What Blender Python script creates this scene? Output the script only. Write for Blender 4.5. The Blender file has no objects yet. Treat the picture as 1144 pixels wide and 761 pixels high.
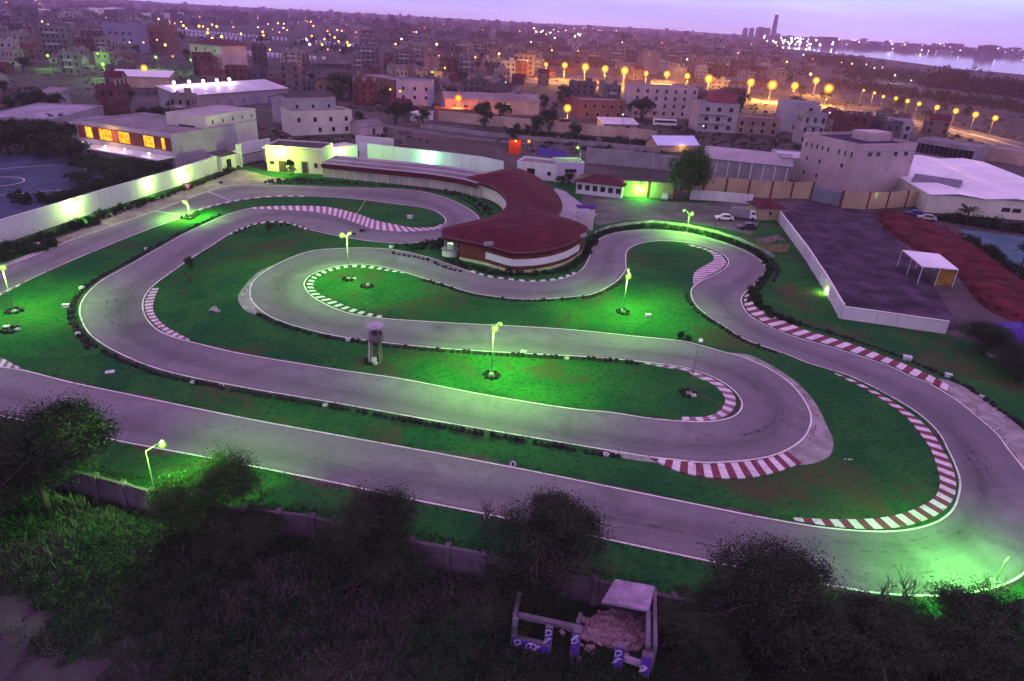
import bpy, bmesh, math, random
from mathutils import Vector, Matrix, noise
from mathutils.geometry import delaunay_2d_cdt
rng = random.Random(7)
sc = bpy.context.scene
COL = sc.collection
R = math.radians
# ------------------------------------------------------------------ camera
CAMH, PITCH, ROLL, F, CX, CY = 40.0, R(25.3), R(3.2), 763.0, 572.0, 380.5
ROT = Matrix.Rotation(R(90) - PITCH, 3, 'X') @ Matrix.Rotation(ROLL, 3, 'Z')
cam = bpy.data.cameras.new('camera'); cam.sensor_width = 36; cam.lens = F / 1144 * 36
cam.clip_start = .5; cam.clip_end = 60000
co = bpy.data.objects.new('camera', cam); COL.objects.link(co)
co.matrix_world = Matrix.Translation((0, 0, CAMH)) @ ROT.to_4x4()
sc.camera = co
CAM = Vector((0, 0, CAMH))
def ray(px, py):
    return ROT @ Vector(((px - CX) / F, -(py - CY) / F, -1))
def at(px, py, z=0.0):
    d = ray(px, py)
    if d.z > -1e-4: d.z = -1e-4
    return CAM + d * ((z - CAMH) / d.z)
def atd(px, py, b):
    """the point on the pixel's ray above/beside ground point b, at b's horizontal distance"""
    d = ray(px, py); t = math.hypot(b.x, b.y) / math.hypot(d.x, d.y)
    return CAM + d * t
# ------------------------------------------------------------------ materials
def newmat(name):
    m = bpy.data.materials.new(name); m.use_nodes = True
    nt = m.node_tree; nt.nodes.clear()
    out = nt.nodes.new('ShaderNodeOutputMaterial')
    return m, nt, out
def mixc(nt, fac, a, b):
    n = nt.nodes.new('ShaderNodeMix'); n.data_type = 'RGBA'
    for k, v in ((0, fac), (6, a), (7, b)):
        if hasattr(v, 'links') or hasattr(v, 'is_linked'): nt.links.new(v, n.inputs[k])
        else: n.inputs[k].default_value = v if k == 0 else (*v, 1)
    return n.outputs[2]
def tex(nt, scale, detail=4, rough=.6, stretch=None, dist=0):
    g = nt.nodes.new('ShaderNodeNewGeometry')
    n = nt.nodes.new('ShaderNodeTexNoise'); n.inputs['Scale'].default_value = scale
    n.inputs['Detail'].default_value = detail; n.inputs['Roughness'].default_value = rough
    n.inputs['Distortion'].default_value = dist
    src = g.outputs['Position']
    if stretch:
        mp = nt.nodes.new('ShaderNodeMapping'); mp.inputs['Scale'].default_value = stretch
        nt.links.new(src, mp.inputs[0]); src = mp.outputs[0]
    nt.links.new(src, n.inputs['Vector'])
    return n.outputs['Fac']
def ramp(nt, v, lo, hi):
    n = nt.nodes.new('ShaderNodeMapRange'); n.inputs[1].default_value = lo; n.inputs[2].default_value = hi
    n.interpolation_type = 'SMOOTHSTEP'
    nt.links.new(v, n.inputs[0]); return n.outputs[0]
def finish(nt, out, colr, rough=.85, spec=.3, bump=None, bstr=.3, bdist=.05, metal=0):
    p = nt.nodes.new('ShaderNodeBsdfPrincipled')
    if hasattr(colr, 'links') or hasattr(colr, 'is_linked'): nt.links.new(colr, p.inputs['Base Color'])
    else: p.inputs['Base Color'].default_value = (*colr, 1)
    p.inputs['Roughness'].default_value = rough
    p.inputs['Specular IOR Level'].default_value = spec
    p.inputs['Metallic'].default_value = metal
    if bump is not None:
        b = nt.nodes.new('ShaderNodeBump'); b.inputs['Strength'].default_value = bstr; b.inputs['Distance'].default_value = bdist
        nt.links.new(bump, b.inputs['Height']); nt.links.new(b.outputs[0], p.inputs['Normal'])
    nt.links.new(p.outputs[0], out.inputs[0]); return p
MC = {}
def M(name, col, var=.2, scale=.8, rough=.85, spec=.08, stain=.35, metal=0, bump=.2):
    """a weathered surface: broad stains plus fine grain"""
    if name in MC: return MC[name]
    m, nt, out = newmat(name)
    a = tex(nt, scale, 5, .65); b = tex(nt, scale * 9, 3, .6, (1, 1, .12) if ('wall' in name or 'render' in name) else None)
    c = mixc(nt, ramp(nt, a, .35, .7), tuple(x * (1 - var) for x in col), tuple(min(1, x * (1 + var * .6)) for x in col))
    c = mixc(nt, ramp(nt, b, .55, .8), c, tuple(x * (1 - stain) for x in col))
    finish(nt, out, c, rough, spec, b, bump, .02, metal)
    MC[name] = m; return m
def E(name, col, s):
    if name in MC: return MC[name]
    m, nt, out = newmat(name)
    e = nt.nodes.new('ShaderNodeEmission'); e.inputs[0].default_value = (*col, 1); e.inputs[1].default_value = s
    nt.links.new(e.outputs[0], out.inputs[0]); MC[name] = m; return m
# ------------------------------------------------------------------ mesh builder
class MB:
    def __init__(s): s.v = []; s.f = []; s.mi = []; s.uv = []; s.smooth = False
    def face(s, pts, mi=0):
        i = len(s.v); s.v += [tuple(p) for p in pts]; s.f.append(tuple(range(i, i + len(pts)))); s.mi.append(mi)
    def box(s, x0, y0, z0, x1, y1, z1, mi=0, bottom=True, top=True, mat=None):
        P = [Vector(p) for p in ((x0,y0,z0),(x1,y0,z0),(x1,y1,z0),(x0,y1,z0),(x0,y0,z1),(x1,y0,z1),(x1,y1,z1),(x0,y1,z1))]
        if mat is not None: P = [mat @ p for p in P]
        i = len(s.v); s.v += [tuple(p) for p in P]
        fs = [(0,1,5,4),(1,2,6,5),(2,3,7,6),(3,0,4,7)]
        if top: fs.append((4,5,6,7))
        if bottom: fs.append((3,2,1,0))
        for f in fs: s.f.append(tuple(i + k for k in f)); s.mi.append(mi)
    def tube(s, pts, rads, n=8, mi=0, cap=True):
        pts = [Vector(p) for p in pts]; i0 = len(s.v); k = len(pts)
        up = Vector((0, 0, 1))
        for j, p in enumerate(pts):
            d = (pts[min(j + 1, k - 1)] - pts[max(j - 1, 0)]).normalized()
            a = d.cross(up)
            if a.length < .05: a = d.cross(Vector((1, 0, 0)))
            a.normalize(); b = d.cross(a)
            for q in range(n):
                t = 2 * math.pi * q / n
                s.v.append(tuple(p + (a * math.cos(t) + b * math.sin(t)) * rads[j]))
        for j in range(k - 1):
            for q in range(n):
                s.f.append((i0 + j*n + q, i0 + j*n + (q+1) % n, i0 + (j+1)*n + (q+1) % n, i0 + (j+1)*n + q)); s.mi.append(mi)
        if cap:
            s.f.append(tuple(i0 + q for q in range(n))[::-1]); s.mi.append(mi)
            s.f.append(tuple(i0 + (k-1)*n + q for q in range(n))); s.mi.append(mi)
    def lathe(s, prof, n=16, c=(0, 0, 0), mi=0, a0=0, a1=2*math.pi):
        i0 = len(s.v); closed = abs(a1 - a0 - 2*math.pi) < 1e-6; m = n if closed else n + 1
        for (r, z) in prof:
            for q in range(m):
                t = a0 + (a1 - a0) * q / n
                s.v.append((c[0] + r * math.cos(t), c[1] + r * math.sin(t), c[2] + z))
        for j in range(len(prof) - 1):
            for q in range(n):
                q2 = (q + 1) % m
                s.f.append((i0 + j*m + q, i0 + j*m + q2, i0 + (j+1)*m + q2, i0 + (j+1)*m + q)); s.mi.append(mi)
    def ball(s, c, r, n=10, mi=0, sz=1):
        s.lathe([(max(1e-3, r * math.sin(math.pi * k / 6)), -r * sz * math.cos(math.pi * k / 6)) for k in range(7)], n, c, mi)
    def mesh(s, name, mats):
        me = bpy.data.meshes.new(name); me.from_pydata(s.v, [], s.f)
        for m in (mats if isinstance(mats, (list, tuple)) else [mats]): me.materials.append(m)
        me.polygons.foreach_set('material_index', s.mi)
        if s.smooth: me.polygons.foreach_set('use_smooth', [True] * len(me.polygons))
        me.update(); return me
    def build(s, name, mats, parent=None):
        return put(name, s.mesh(name, mats), parent)
def put(name, me, parent=None, loc=None, rz=None):
    o = bpy.data.objects.new(name, me); COL.objects.link(o)
    if parent is not None: o.parent = parent
    if loc is not None: o.location = loc
    if rz is not None: o.rotation_euler = (0, 0, rz)
    return o
def tag(o, label=None, cat=None, group=None, kind=None):
    for k, v in (('label', label), ('category', cat), ('group', group), ('kind', kind)):
        if v: o[k] = v
    return o
def thing(name, label, cat, loc=(0, 0, 0), rz=0, group=None):
    o = put(name, None, None, loc, rz); o.empty_display_size = .5
    return tag(o, label, cat, group)
KIDS = {}
def copy_tree(o, parent=None):
    c = o.copy(); COL.objects.link(c)
    if parent is not None: c.parent = parent
    for ch in list(o.children): copy_tree(ch, c)
    return c
def light(kind_col, power, loc, parent=None, rad=.15, wide=False):
    l = bpy.data.lights.new('lamp_light', 'POINT'); l.color = kind_col; l.energy = power; l.shadow_soft_size = rad
    if wide:      # a floodlight throws more light sideways than straight down
        l.use_nodes = True; nt = l.node_tree; e = nt.nodes.get('Emission')
        tcn = nt.nodes.new('ShaderNodeTexCoord'); sp = nt.nodes.new('ShaderNodeSeparateXYZ'); nt.links.new(tcn.outputs['Normal'], sp.inputs[0])
        q = nt.nodes.new('ShaderNodeMath'); q.operation = 'MULTIPLY_ADD'; nt.links.new(sp.outputs['Z'], q.inputs[0]); nt.links.new(sp.outputs['Z'], q.inputs[1]); q.inputs[2].default_value = .22
        iv = nt.nodes.new('ShaderNodeMath'); iv.operation = 'DIVIDE'; iv.inputs[0].default_value = .80; nt.links.new(q.outputs[0], iv.inputs[1]); ab = nt.nodes.new('ShaderNodeMath'); ab.operation = 'ABSOLUTE'; nt.links.new(sp.outputs['Z'], ab.inputs[0]); cut = ramp(nt, ab.outputs[0], .12, .50); mu = nt.nodes.new('ShaderNodeMath'); mu.operation = 'MULTIPLY'; nt.links.new(iv.outputs[0], mu.inputs[0]); nt.links.new(cut, mu.inputs[1]); nt.links.new(mu.outputs[0], e.inputs['Strength'])
    o = bpy.data.objects.new('lamp_light', l); COL.objects.link(o)
    if parent is not None: o.parent = parent
    o.location = loc; return o
# ------------------------------------------------------------------ splines
def catmull(pts, step=.5):
    P = [Vector((p[0], p[1], 0)) for p in pts]
    P = [P[0] * 2 - P[1]] + P + [P[-1] * 2 - P[-2]]
    out = []
    for i in range(1, len(P) - 2):
        n = max(2, int((P[i + 1] - P[i]).length / step))
        a, b, c, d = P[i - 1], P[i], P[i + 1], P[i + 2]
        # centripetal parametrisation
        t0 = 0; t1 = t0 + max(1e-3, (b - a).length) ** .5; t2 = t1 + max(1e-3, (c - b).length) ** .5; t3 = t2 + max(1e-3, (d - c).length) ** .5
        for k in range(n):
            t = t1 + (t2 - t1) * k / n
            A1 = a * ((t1 - t) / (t1 - t0)) + b * ((t - t0) / (t1 - t0))
            A2 = b * ((t2 - t) / (t2 - t1)) + c * ((t - t1) / (t2 - t1))
            A3 = c * ((t3 - t) / (t3 - t2)) + d * ((t - t2) / (t3 - t2))
            B1 = A1 * ((t2 - t) / (t2 - t0)) + A2 * ((t - t0) / (t2 - t0))
            B2 = A2 * ((t3 - t) / (t3 - t1)) + A3 * ((t - t1) / (t3 - t1))
            out.append(B1 * ((t2 - t) / (t2 - t1)) + B2 * ((t - t1) / (t2 - t1)))
    out.append(P[-2].copy()); return out
def px(pts, z=0): return [at(x, y, z) for x, y in pts]
def resample(P, n):
    L = [0]
    for a, b in zip(P, P[1:]): L.append(L[-1] + (b - a).length)
    out = []; j = 0
    for k in range(n):
        t = L[-1] * k / (n - 1)
        while j < len(P) - 2 and L[j + 1] < t: j += 1
        u = (t - L[j]) / max(1e-9, L[j + 1] - L[j]); out.append(P[j].lerp(P[j + 1], min(1, max(0, u))))
    return out
def length(P): return sum((b - a).length for a, b in zip(P, P[1:]))
def normals(P):
    out = []
    for i in range(len(P)):
        d = P[min(i + 1, len(P) - 1)] - P[max(i - 1, 0)]; d.z = 0; d.normalize(); out.append(Vector((-d.y, d.x, 0)))
    return out
def offset(P, d): return [p + n * d for p, n in zip(P, normals(P))]
def strip(P, w0, w1, z, mb, mi=0):
    A, B = offset(P, w0), offset(P, w1)
    for i in range(len(P) - 1):
        mb.face([(A[i].x, A[i].y, z), (A[i+1].x, A[i+1].y, z), (B[i+1].x, B[i+1].y, z), (B[i].x, B[i].y, z)], mi)
def sheet(name, P, z, mat, kind='structure', sub=True):
    """a flat polygon sheet, triangulated"""
    vs, es, fs, *_ = delaunay_2d_cdt([Vector((p.x, p.y)) for p in P], [], [list(range(len(P)))], 1, 1e-4)
    me = bpy.data.meshes.new(name); me.from_pydata([(v.x, v.y, z) for v in vs], [], [tuple(f) for f in fs]); me.materials.append(mat)
    o = put(name, me); tag(o, kind=kind); return o
def inside(p, poly):
    c = False; j = len(poly) - 1
    for i in range(len(poly)):
        a, b = poly[i], poly[j]
        if (a.y > p.y) != (b.y > p.y) and p.x < (b.x - a.x) * (p.y - a.y) / (b.y - a.y) + a.x: c = not c
        j = i
    return c
# ------------------------------------------------------------------ the setting's materials
m, nt, out = newmat('mown grass'); MC['grass'] = m
a = tex(nt, .12, 5, .65, dist=.6); b = tex(nt, 1.6, 4, .7); c3 = tex(nt, .055, 6, .7, dist=1.2)
c = mixc(nt, ramp(nt, a, .35, .68), (.013, .074, .026), (.028, .116, .028))
c = mixc(nt, ramp(nt, b, .45, .75), c, (.005, .034, .010))
c = mixc(nt, ramp(nt, c3, .50, .68), c, (.058, .054, .030))
finish(nt, out, c, 1, .0, b, .6, .08)
m, nt, out = newmat('weedy ground'); MC['field'] = m
a = tex(nt, .09, 6, .7, dist=.8); b = tex(nt, 2.2, 4, .7); c3 = tex(nt, .05, 3, .6)
c = mixc(nt, ramp(nt, a, .38, .66), (.015, .028, .015), (.036, .038, .034))
c = mixc(nt, ramp(nt, b, .5, .78), c, (.013, .020, .011))
c = mixc(nt, ramp(nt, c3, .58, .7), c, (.045, .038, .043))
finish(nt, out, c, 1, .0, b, .8, .2)
m, nt, out = newmat('bare soil'); MC['soil'] = m
a = tex(nt, .4, 6, .7); b = tex(nt, 5, 3, .7)
c = mixc(nt, ramp(nt, a, .35, .7), (.034, .022, .036), (.060, .040, .060)); c = mixc(nt, ramp(nt, b, .66, .74), c, (.12, .10, .12))
finish(nt, out, c, .95, .1, a, .5, .1)
m, nt, out = newmat('town ground'); MC['town'] = m
a = tex(nt, .02, 6, .7, dist=1); b = tex(nt, .12, 4, .7)
c = mixc(nt, ramp(nt, a, .4, .62), (.034, .034, .030), (.082, .060, .070)); c = mixc(nt, ramp(nt, b, .5, .72), c, (.024, .034, .022))
finish(nt, out, c, .95, .1)
# asphalt: UV.x runs along the lap in metres, UV.y across it 0..1; the driven line is rubbered in
m, nt, out = newmat('kart track asphalt'); MC['asphalt'] = m
uvn = nt.nodes.new('ShaderNodeUVMap'); sep = nt.nodes.new('ShaderNodeSeparateXYZ'); nt.links.new(uvn.outputs[0], sep.inputs[0])
g = tex(nt, .25, 6, .68, dist=.5); f = tex(nt, 9, 3, .75); pz = tex(nt, .06, 3, .5)
mp = nt.nodes.new('ShaderNodeMapping'); mp.inputs['Scale'].default_value = (.05, 9, 1); nt.links.new(uvn.outputs[0], mp.inputs[0])
sn = nt.nodes.new('ShaderNodeTexNoise'); sn.inputs['Scale'].default_value = 1; sn.inputs['Detail'].default_value = 4; nt.links.new(mp.outputs[0], sn.inputs['Vector'])
c = mixc(nt, ramp(nt, g, .3, .7), (.136, .120, .138), (.192, .172, .196))
c = mixc(nt, ramp(nt, pz, .45, .62), c, (.160, .142, .164))
at_ = nt.nodes.new('ShaderNodeAttribute'); at_.attribute_name = 'rubber'
mul = nt.nodes.new('ShaderNodeMath'); mul.operation = 'MULTIPLY'; nt.links.new(at_.outputs['Fac'], mul.inputs[0])
add = nt.nodes.new('ShaderNodeMath'); add.operation = 'MULTIPLY_ADD'; nt.links.new(sn.outputs['Fac'], add.inputs[0]); add.inputs[1].default_value = 1.1; add.inputs[2].default_value = .15
nt.links.new(add.outputs[0], mul.inputs[1])
c = mixc(nt, mul.outputs[0], c, (.050, .046, .052))
c = mixc(nt, ramp(nt, f, .6, .85), c, (.11, .10, .105))
vo = nt.nodes.new('ShaderNodeTexVoronoi'); vo.feature = 'DISTANCE_TO_EDGE'; vo.inputs['Scale'].default_value = .13
gg = nt.nodes.new('ShaderNodeNewGeometry'); wob = nt.nodes.new('ShaderNodeTexNoise'); wob.inputs['Scale'].default_value = .8; nt.links.new(gg.outputs['Position'], wob.inputs['Vector'])
mixv = nt.nodes.new('ShaderNodeMix'); mixv.data_type = 'VECTOR'; mixv.inputs[0].default_value = .55
nt.links.new(gg.outputs['Position'], mixv.inputs[4]); 
sc3 = nt.nodes.new('ShaderNodeVectorMath'); sc3.operation = 'SCALE'; sc3.inputs[3].default_value = 6; nt.links.new(wob.outputs['Color'], sc3.inputs[0])
av = nt.nodes.new('ShaderNodeVectorMath'); nt.links.new(gg.outputs['Position'], av.inputs[0]); nt.links.new(sc3.outputs[0], av.inputs[1]); nt.links.new(av.outputs[0], vo.inputs['Vector'])
cr = ramp(nt, vo.outputs['Distance'], .004, .012)
inv = nt.nodes.new('ShaderNodeMath'); inv.operation = 'SUBTRACT'; inv.inputs[0].default_value = 1; nt.links.new(cr, inv.inputs[1])
sc4 = nt.nodes.new('ShaderNodeMath'); sc4.operation = 'MULTIPLY'; sc4.inputs[1].default_value = .45; nt.links.new(inv.outputs[0], sc4.inputs[0])
c = mixc(nt, sc4.outputs[0], c, (.07, .065, .07))
sx_ = nt.nodes.new('ShaderNodeSeparateXYZ'); nt.links.new(uvn.outputs[0], sx_.inputs[0])
jt = nt.nodes.new('ShaderNodeMath'); jt.operation = 'PINGPONG'; jt.inputs[1].default_value = .1665; nt.links.new(sx_.outputs['Y'], jt.inputs[0])
jm = ramp(nt, jt.outputs[0], .1625, .1655); jw = nt.nodes.new('ShaderNodeMath'); jw.operation = 'MULTIPLY'; nt.links.new(jm, jw.inputs[0]); nt.links.new(sn.outputs['Fac'], jw.inputs[1])
c = mixc(nt, jw.outputs[0], c, (.075, .066, .08))
vp = nt.nodes.new('ShaderNodeTexVoronoi'); vp.inputs['Scale'].default_value = .07; vp.distance = 'CHEBYCHEV'; nt.links.new(gg.outputs['Position'], vp.inputs['Vector'])
vs2 = nt.nodes.new('ShaderNodeSeparateColor'); nt.links.new(vp.outputs['Color'], vs2.inputs[0]); pm = ramp(nt, vs2.outputs[0], .80, .82); pw = nt.nodes.new('ShaderNodeMath'); pw.operation = 'MULTIPLY'; pw.inputs[1].default_value = .28; nt.links.new(pm, pw.inputs[0])
c = mixc(nt, pw.outputs[0], c, (.075, .068, .08))
ed = nt.nodes.new('ShaderNodeMath'); ed.operation = 'PINGPONG'; ed.inputs[1].default_value = .5; nt.links.new(sx_.outputs['Y'], ed.inputs[0])
em_ = ramp(nt, ed.outputs[0], .10, .0); ew = nt.nodes.new('ShaderNodeMath'); ew.operation = 'MULTIPLY'; nt.links.new(em_, ew.inputs[0]); nt.links.new(ramp(nt, g, .38, .62), ew.inputs[1])
c = mixc(nt, ew.outputs[0], c, (.13, .105, .095))
finish(nt, out, c, .9, .12, f, .25, .02)
def worn(name, col, base, lo=.5, hi=.7, sc=1.2):
    m, nt, out = newmat(name); MC[name] = m
    n = tex(nt, sc, 5, .75); k = tex(nt, .3, 3, .6)
    c = mixc(nt, ramp(nt, k, .3, .7), col, tuple(x * .8 for x in col))
    c = mixc(nt, ramp(nt, n, lo, hi), c, base)
    finish(nt, out, c, .8, .12); return m
WLINE = worn('white road paint', (.68, .66, .66), (.36, .34, .35), .5, .72, 1.5)
KW = worn('white kerb paint', (.62, .57, .61), (.27, .23, .26), .48, .72, 2.0)
KR = worn('red kerb paint', (.17, .040, .062), (.17, .12, .15), .50, .78, 2.0)
KP = worn('faded purple kerb paint', (.26, .11, .18), (.2, .17, .19))
CONC = M('pale concrete', (.36, .33, .34), .25, .4, stain=.4)
GRAV = M('dusty gravel run off', (.27, .25, .25), .35, .5, stain=.5)
SAND = M('sandy verge', (.24, .21, .18), .35, .25, stain=.5)
# ------------------------------------------------------------------ ground
gm = MB(); 
rad = [0, 60, 140, 300, 700, 1500, 4000, 7400]; ns = 48
for i in range(len(rad) - 1):
    for q in range(ns):
        t0, t1 = 2 * math.pi * q / ns, 2 * math.pi * (q + 1) / ns
        P = [(rad[i+1]*math.cos(t0), rad[i+1]*math.sin(t0)), (rad[i+1]*math.cos(t1), rad[i+1]*math.sin(t1))]
        Q = [(rad[i]*math.cos(t1), rad[i]*math.sin(t1)), (rad[i]*math.cos(t0), rad[i]*math.sin(t0))]
        gm.face([(x, y, 0) for x, y in (P if i == 0 else P + Q)] + ([(0, 0, 0)] if i == 0 else []))
tag(gm.build('ground', MC['town']), kind='structure')
FRONTWALL = [(-260, 470), (-60, 520), (20, 536), (103, 554), (224, 587), (345, 601), (461, 630), (523, 641), (640, 669), (740, 692), (860, 716), (1000, 742), (1180, 772)]
fw = px(FRONTWALL)
field = [Vector((-160, -20, 0))] + [Vector((-160, fw[0].y, 0))] + fw + [Vector((160, fw[-1].y - 8, 0)), Vector((160, -20, 0))]
sheet('rough_field', field, .004, MC['field'])
COMP = px([(-260, 470), (-60, 520), (103, 554), (224, 587), (345, 601), (461, 630), (523, 641), (740, 692), (1000, 742), (1180, 772), (1420, 700), (1400, 560), (1180, 420), (1054, 371), (938, 356), (900, 295), (868, 243), (800, 226), (694, 220), (640, 205), (562, 190), (405, 172), (385, 196), (300, 192), (270, 185), (193, 210), (113, 235), (0, 273), (-140, 320), (-260, 380)])
sheet('infield_grass', COMP, .008, MC['grass'])
SOIL = [p + Vector((noise.noise(p * .8 + Vector((3, 1, 0))), noise.noise(p * .8 + Vector((9, 4, 0))), 0)) * 1.6 + Vector((noise.noise(p * 2.5), noise.noise(p * 2.5 + Vector((5, 5, 5))), 0)) * .6 for p in catmull(px([(-60, 665), (20, 668), (48, 690), (40, 712), (62, 735), (110, 742), (135, 775), (100, 800), (-60, 800)]), .25)]
sheet('bare_soil', SOIL, .012, MC['soil'])
sheet('sandy_verge', catmull(px([(60, 267), (85, 259), (113, 243), (150, 228), (193, 215), (243, 197), (270, 190), (300, 197), (318, 200), (300, 206), (250, 209), (222, 222), (190, 231), (140, 247), (107, 259), (72, 271), (60, 267)]), .8)[:-1], .012, SAND)
YARD = px([(872, 240), (905, 224), (975, 232), (990, 250), (1030, 300), (1075, 368), (1054, 370), (938, 355), (900, 292)])
sheet('yard_surface', YARD, .012, M('dark purple yard surface', (.054, .034, .060), .6, .22, stain=.6))
sheet('car_park', px([(648, 232), (655, 205), (694, 221), (760, 226), (835, 228), (850, 246), (838, 262), (800, 254), (755, 247), (700, 246), (668, 252)]), .012, M('car park tarmac', (.11, .095, .10), .4, .15, stain=.4))
# ------------------------------------------------------------------ the track
SEC = [
([(-120,398),(-40,405),(0,410),(25,413.7),(80,427.5),(140,440),(207,454),(280,468.7),(380,487),(513,511),(612,530),(760,560),(861,580),(928,590.5)],
 [(-120,440),(-40,456),(0,464),(15,467.5),(92,483.7),(132,492.5),(185,502.5),(215,508),(280,520.5),(380,540.5),(446,555),(546,575),(652,597),(760,620),(860,641),(894,648)]),
([(928,590.5),(989,594),(1024,590.4),(1049,582),(1064,570),(1071,553.7),(1072.5,537.5),(1067.5,520),(1059,502),(1050,485),(1036,470),(1019,457),(999,445),(971,430)],
 [(894,648),(939,656),(976,662),(1014,665),(1051,665.4),(1076,663.6),(1101,658.6),(1126,651),(1144,640.4),(1168,615),(1178,585),(1170,560),(1157,541),(1144,524),(1125,500),(1114,485),(1094,467.5),(1069,447.5)]),
([(971,430),(946,418.7),(921,411),(901.5,405),(877,395),(835,380),(810,365),(790,352),(777,340)],
 [(1069,447.5),(1039,429),(1014,419),(996,410),(964,399),(926,387),(892,377.5),(865,367.5),(847,358.7),(835,350)]),
([(777,340),(772,327),(775,320),(785,313),(800,306),(811,299),(814,292),(810,286)],
 [(835,350),(829,340),(828,333.7),(832,327),(842,318.7),(851,308.7),(855,300),(851,292.5)]),
([(810,286),(800,280),(785,275),(767,271),(742,269),(722,270.5),(707,275),(700,281)],
 [(851,292.5),(840,284.5),(822,276),(800,268.7),(777,262.5),(755,258.7),(730,257),(705,258),(685,261),(672,266)]),
([(700,281),(699,292),(699,301),(692,311),(680,320),(660,329),(640,331.5)],
 [(672,266),(665,272.5),(661,280),(657,291),(650,301),(637,308.6),(620,313)]),
([(640,331.5),(610,334),(580,334),(555,331.6),(527,327),(500,318.6),(477,312),(455,305),(440,301),(425,297.5)],
 [(620,313),(595,315),(565,312),(540,308),(515,300),(490,291),(465,284),(445,280),(430,278)]),
([(425,297.5),(407,295.5),(390,295.6),(372,298.6),(357,303),(346,308.6),(340,316),(342,323.6),(348.6,331),(360,338),(375,345)],
 [(430,278),(400,277),(375,278),(350,280),(330,286),(310,295),(292,306),(282,316),(279.5,326),(281,335),(290,345),(302,353.6),(320,361)]),
([(375,345),(392,350.6),(412,354),(435,356.5),(480,359.5),(513,361.4),(632,368),(712,376),(767,382),(792,388.6),(815,395)],
 [(320,361),(340,367),(380,376),(480,388),(579,394.6),(662,399),(712,403.6),(762,410),(780,415)]),
([(815,395),(825,397.5),(855,410),(880,426),(897,445),(906,465),(903.5,480),(895,492),(877,503.6),(855,511),(825,515),(787,516.6)],
 [(780,415),(800,423),(817,433.7),(827,445),(829,453.7),(823.6,462.5),(812,468),(792,471),(767,471)]),
([(787,516.6),(755,513.6),(730,511),(680,503),(579,486),(480,469),(380,451),(332,443),(282,434.5),(199,418),(159.5,406)],
 [(767,471),(730,468),(680,460.6),(646,457.6),(546,442),(446,423),(380,413.5),(266,394.6),(237,388),(225,385)]),
([(159.5,406),(120,387.5),(100,372.5),(91,357),(89,347),(92.5,335),(102.5,322.5),(115,312.5),(140,298.6)],
 [(225,385),(200,378.6),(180,371),(167.5,361),(160,347.5),(160,336),(165,326),(175,316)]),
([(140,298.6),(175,278.7),(207,261),(230,250),(257,238.7),(282,232.5),(307,231)],
 [(175,316),(190,305),(210,291),(237,273.7),(257,261),(267,256),(285,250),(300,247.5)]),
([(307,231),(325,230.7),(355,231),(375,233.7),(400,240),(420,247),(440,251.5),(455,254.5),(470,255.5)],
 [(300,247.5),(315,247.5),(330,251),(350,257.5),(375,263),(400,267.5),(425,270.5),(445,272),(465,271)]),
([(470,255.5),(485,254.5),(494,252),(498,247),(494,240.5),(483,234.5),(470,231.5)],
 [(465,271),(490,267),(515,260),(530,252),(535,246),(532,240),(522,232.5),(505,224),(490,218.5)]),
([(470,231.5),(440,227.5),(410,223.7),(375,220.5),(340,219),(310,219),(282,221),(260,224.5),(240,228.7),(222,233.7),(210,240)],
 [(490,218.5),(460,212.5),(400,210),(362,209),(330,207.5),(300,207),(257,207.5),(232,214),(205,224),(175,235)]),
([(210,240),(162.5,257.5),(112.5,277.5),(62.5,298.7),(27.5,315),(0,327.5),(-60,356),(-140,395)],
 [(175,235),(140,247.5),(107.5,258.7),(72.5,271),(50,281),(12.5,295),(0,298.7),(-60,322),(-140,355)]),
]
def chain(k):
    out = []
    for s in SEC: out += s[k][0 if not out else 1:]
    return out
# spline the whole chain, then cut at the section anchors
def spline_sections(k):
    W = [px(s[k]) for s in SEC]; full = []; 
    for w in W: full += w[0 if not full else 1:]
    C = catmull(full, .5); cuts = []
    secs = []; j0 = 0
    for w in W:
        e = Vector((w[-1].x, w[-1].y, 0)); j1 = min(range(j0 + 1, len(C)), key=lambda j: (C[j] - e).length if j - j0 < 600 else 1e9)
        secs.append(C[j0:j1 + 1]); j0 = j1
    return C, secs
LA, SA = spline_sections(0); LB, SB = spline_sections(1)
SCUFF = [(150,340,5,.8),(157,365,3.5,1.0),(850,430,7,.45),(830,395,6,.35),(497,366,2.2,1.1),(865,480,6,.35),(1085,540,4,.6),(1000,610,6,.45),(1060,590,3,.5),(930,620,6,.3),(700,590,5,.3),(330,322,6,.3),(790,300,4,.35),(840,370,5,.3),(1060,470,6,.3),(390,245,5,.25),(690,555,5,.25),(640,485,8,.25)]
SCW = [(at(a, b), r, s) for a, b, r, s in SCUFF]
am = MB(); uvs = []; rub = []; u0 = 0
for a, b in zip(SA, SB):
    n = max(6, int(max(length(a), length(b)) / .8)); A, B = resample(a, n), resample(b, n); K = 9
    for i in range(n):
        for k in range(K):
            v = k / (K - 1); p = A[i].lerp(B[i], v); am.v.append((p.x, p.y, .016)); uvs.append((u0 + i * .8, v))
            r = .56 * math.exp(-((v - .5 - .22 * math.sin((u0 + i * .8) * .035)) / .17) ** 2)
            for c_, rr, s_ in SCW:
                d = Vector(((p.x - c_.x), (p.y - c_.y) * .8)).length
                if d < rr * 2: r += s_ * math.exp(-(d / rr) ** 2 * 2) * (.6 + .8 * noise.noise(Vector((p.x * .5, p.y * .5, 3))))
            rub.append(max(0, min(.95, r)))
    base = len(am.v) - n * K
    for i in range(n - 1):
        for k in range(K - 1):
            q = base + i * K + k; am.f.append((q, q + K, q + K + 1, q + 1)); am.mi.append(0)
    u0 += n * .8
tr = am.build('kart_track', MC['asphalt']); tag(tr, kind='structure')
uvl = tr.data.uv_layers.new(name='UVMap')
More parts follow.
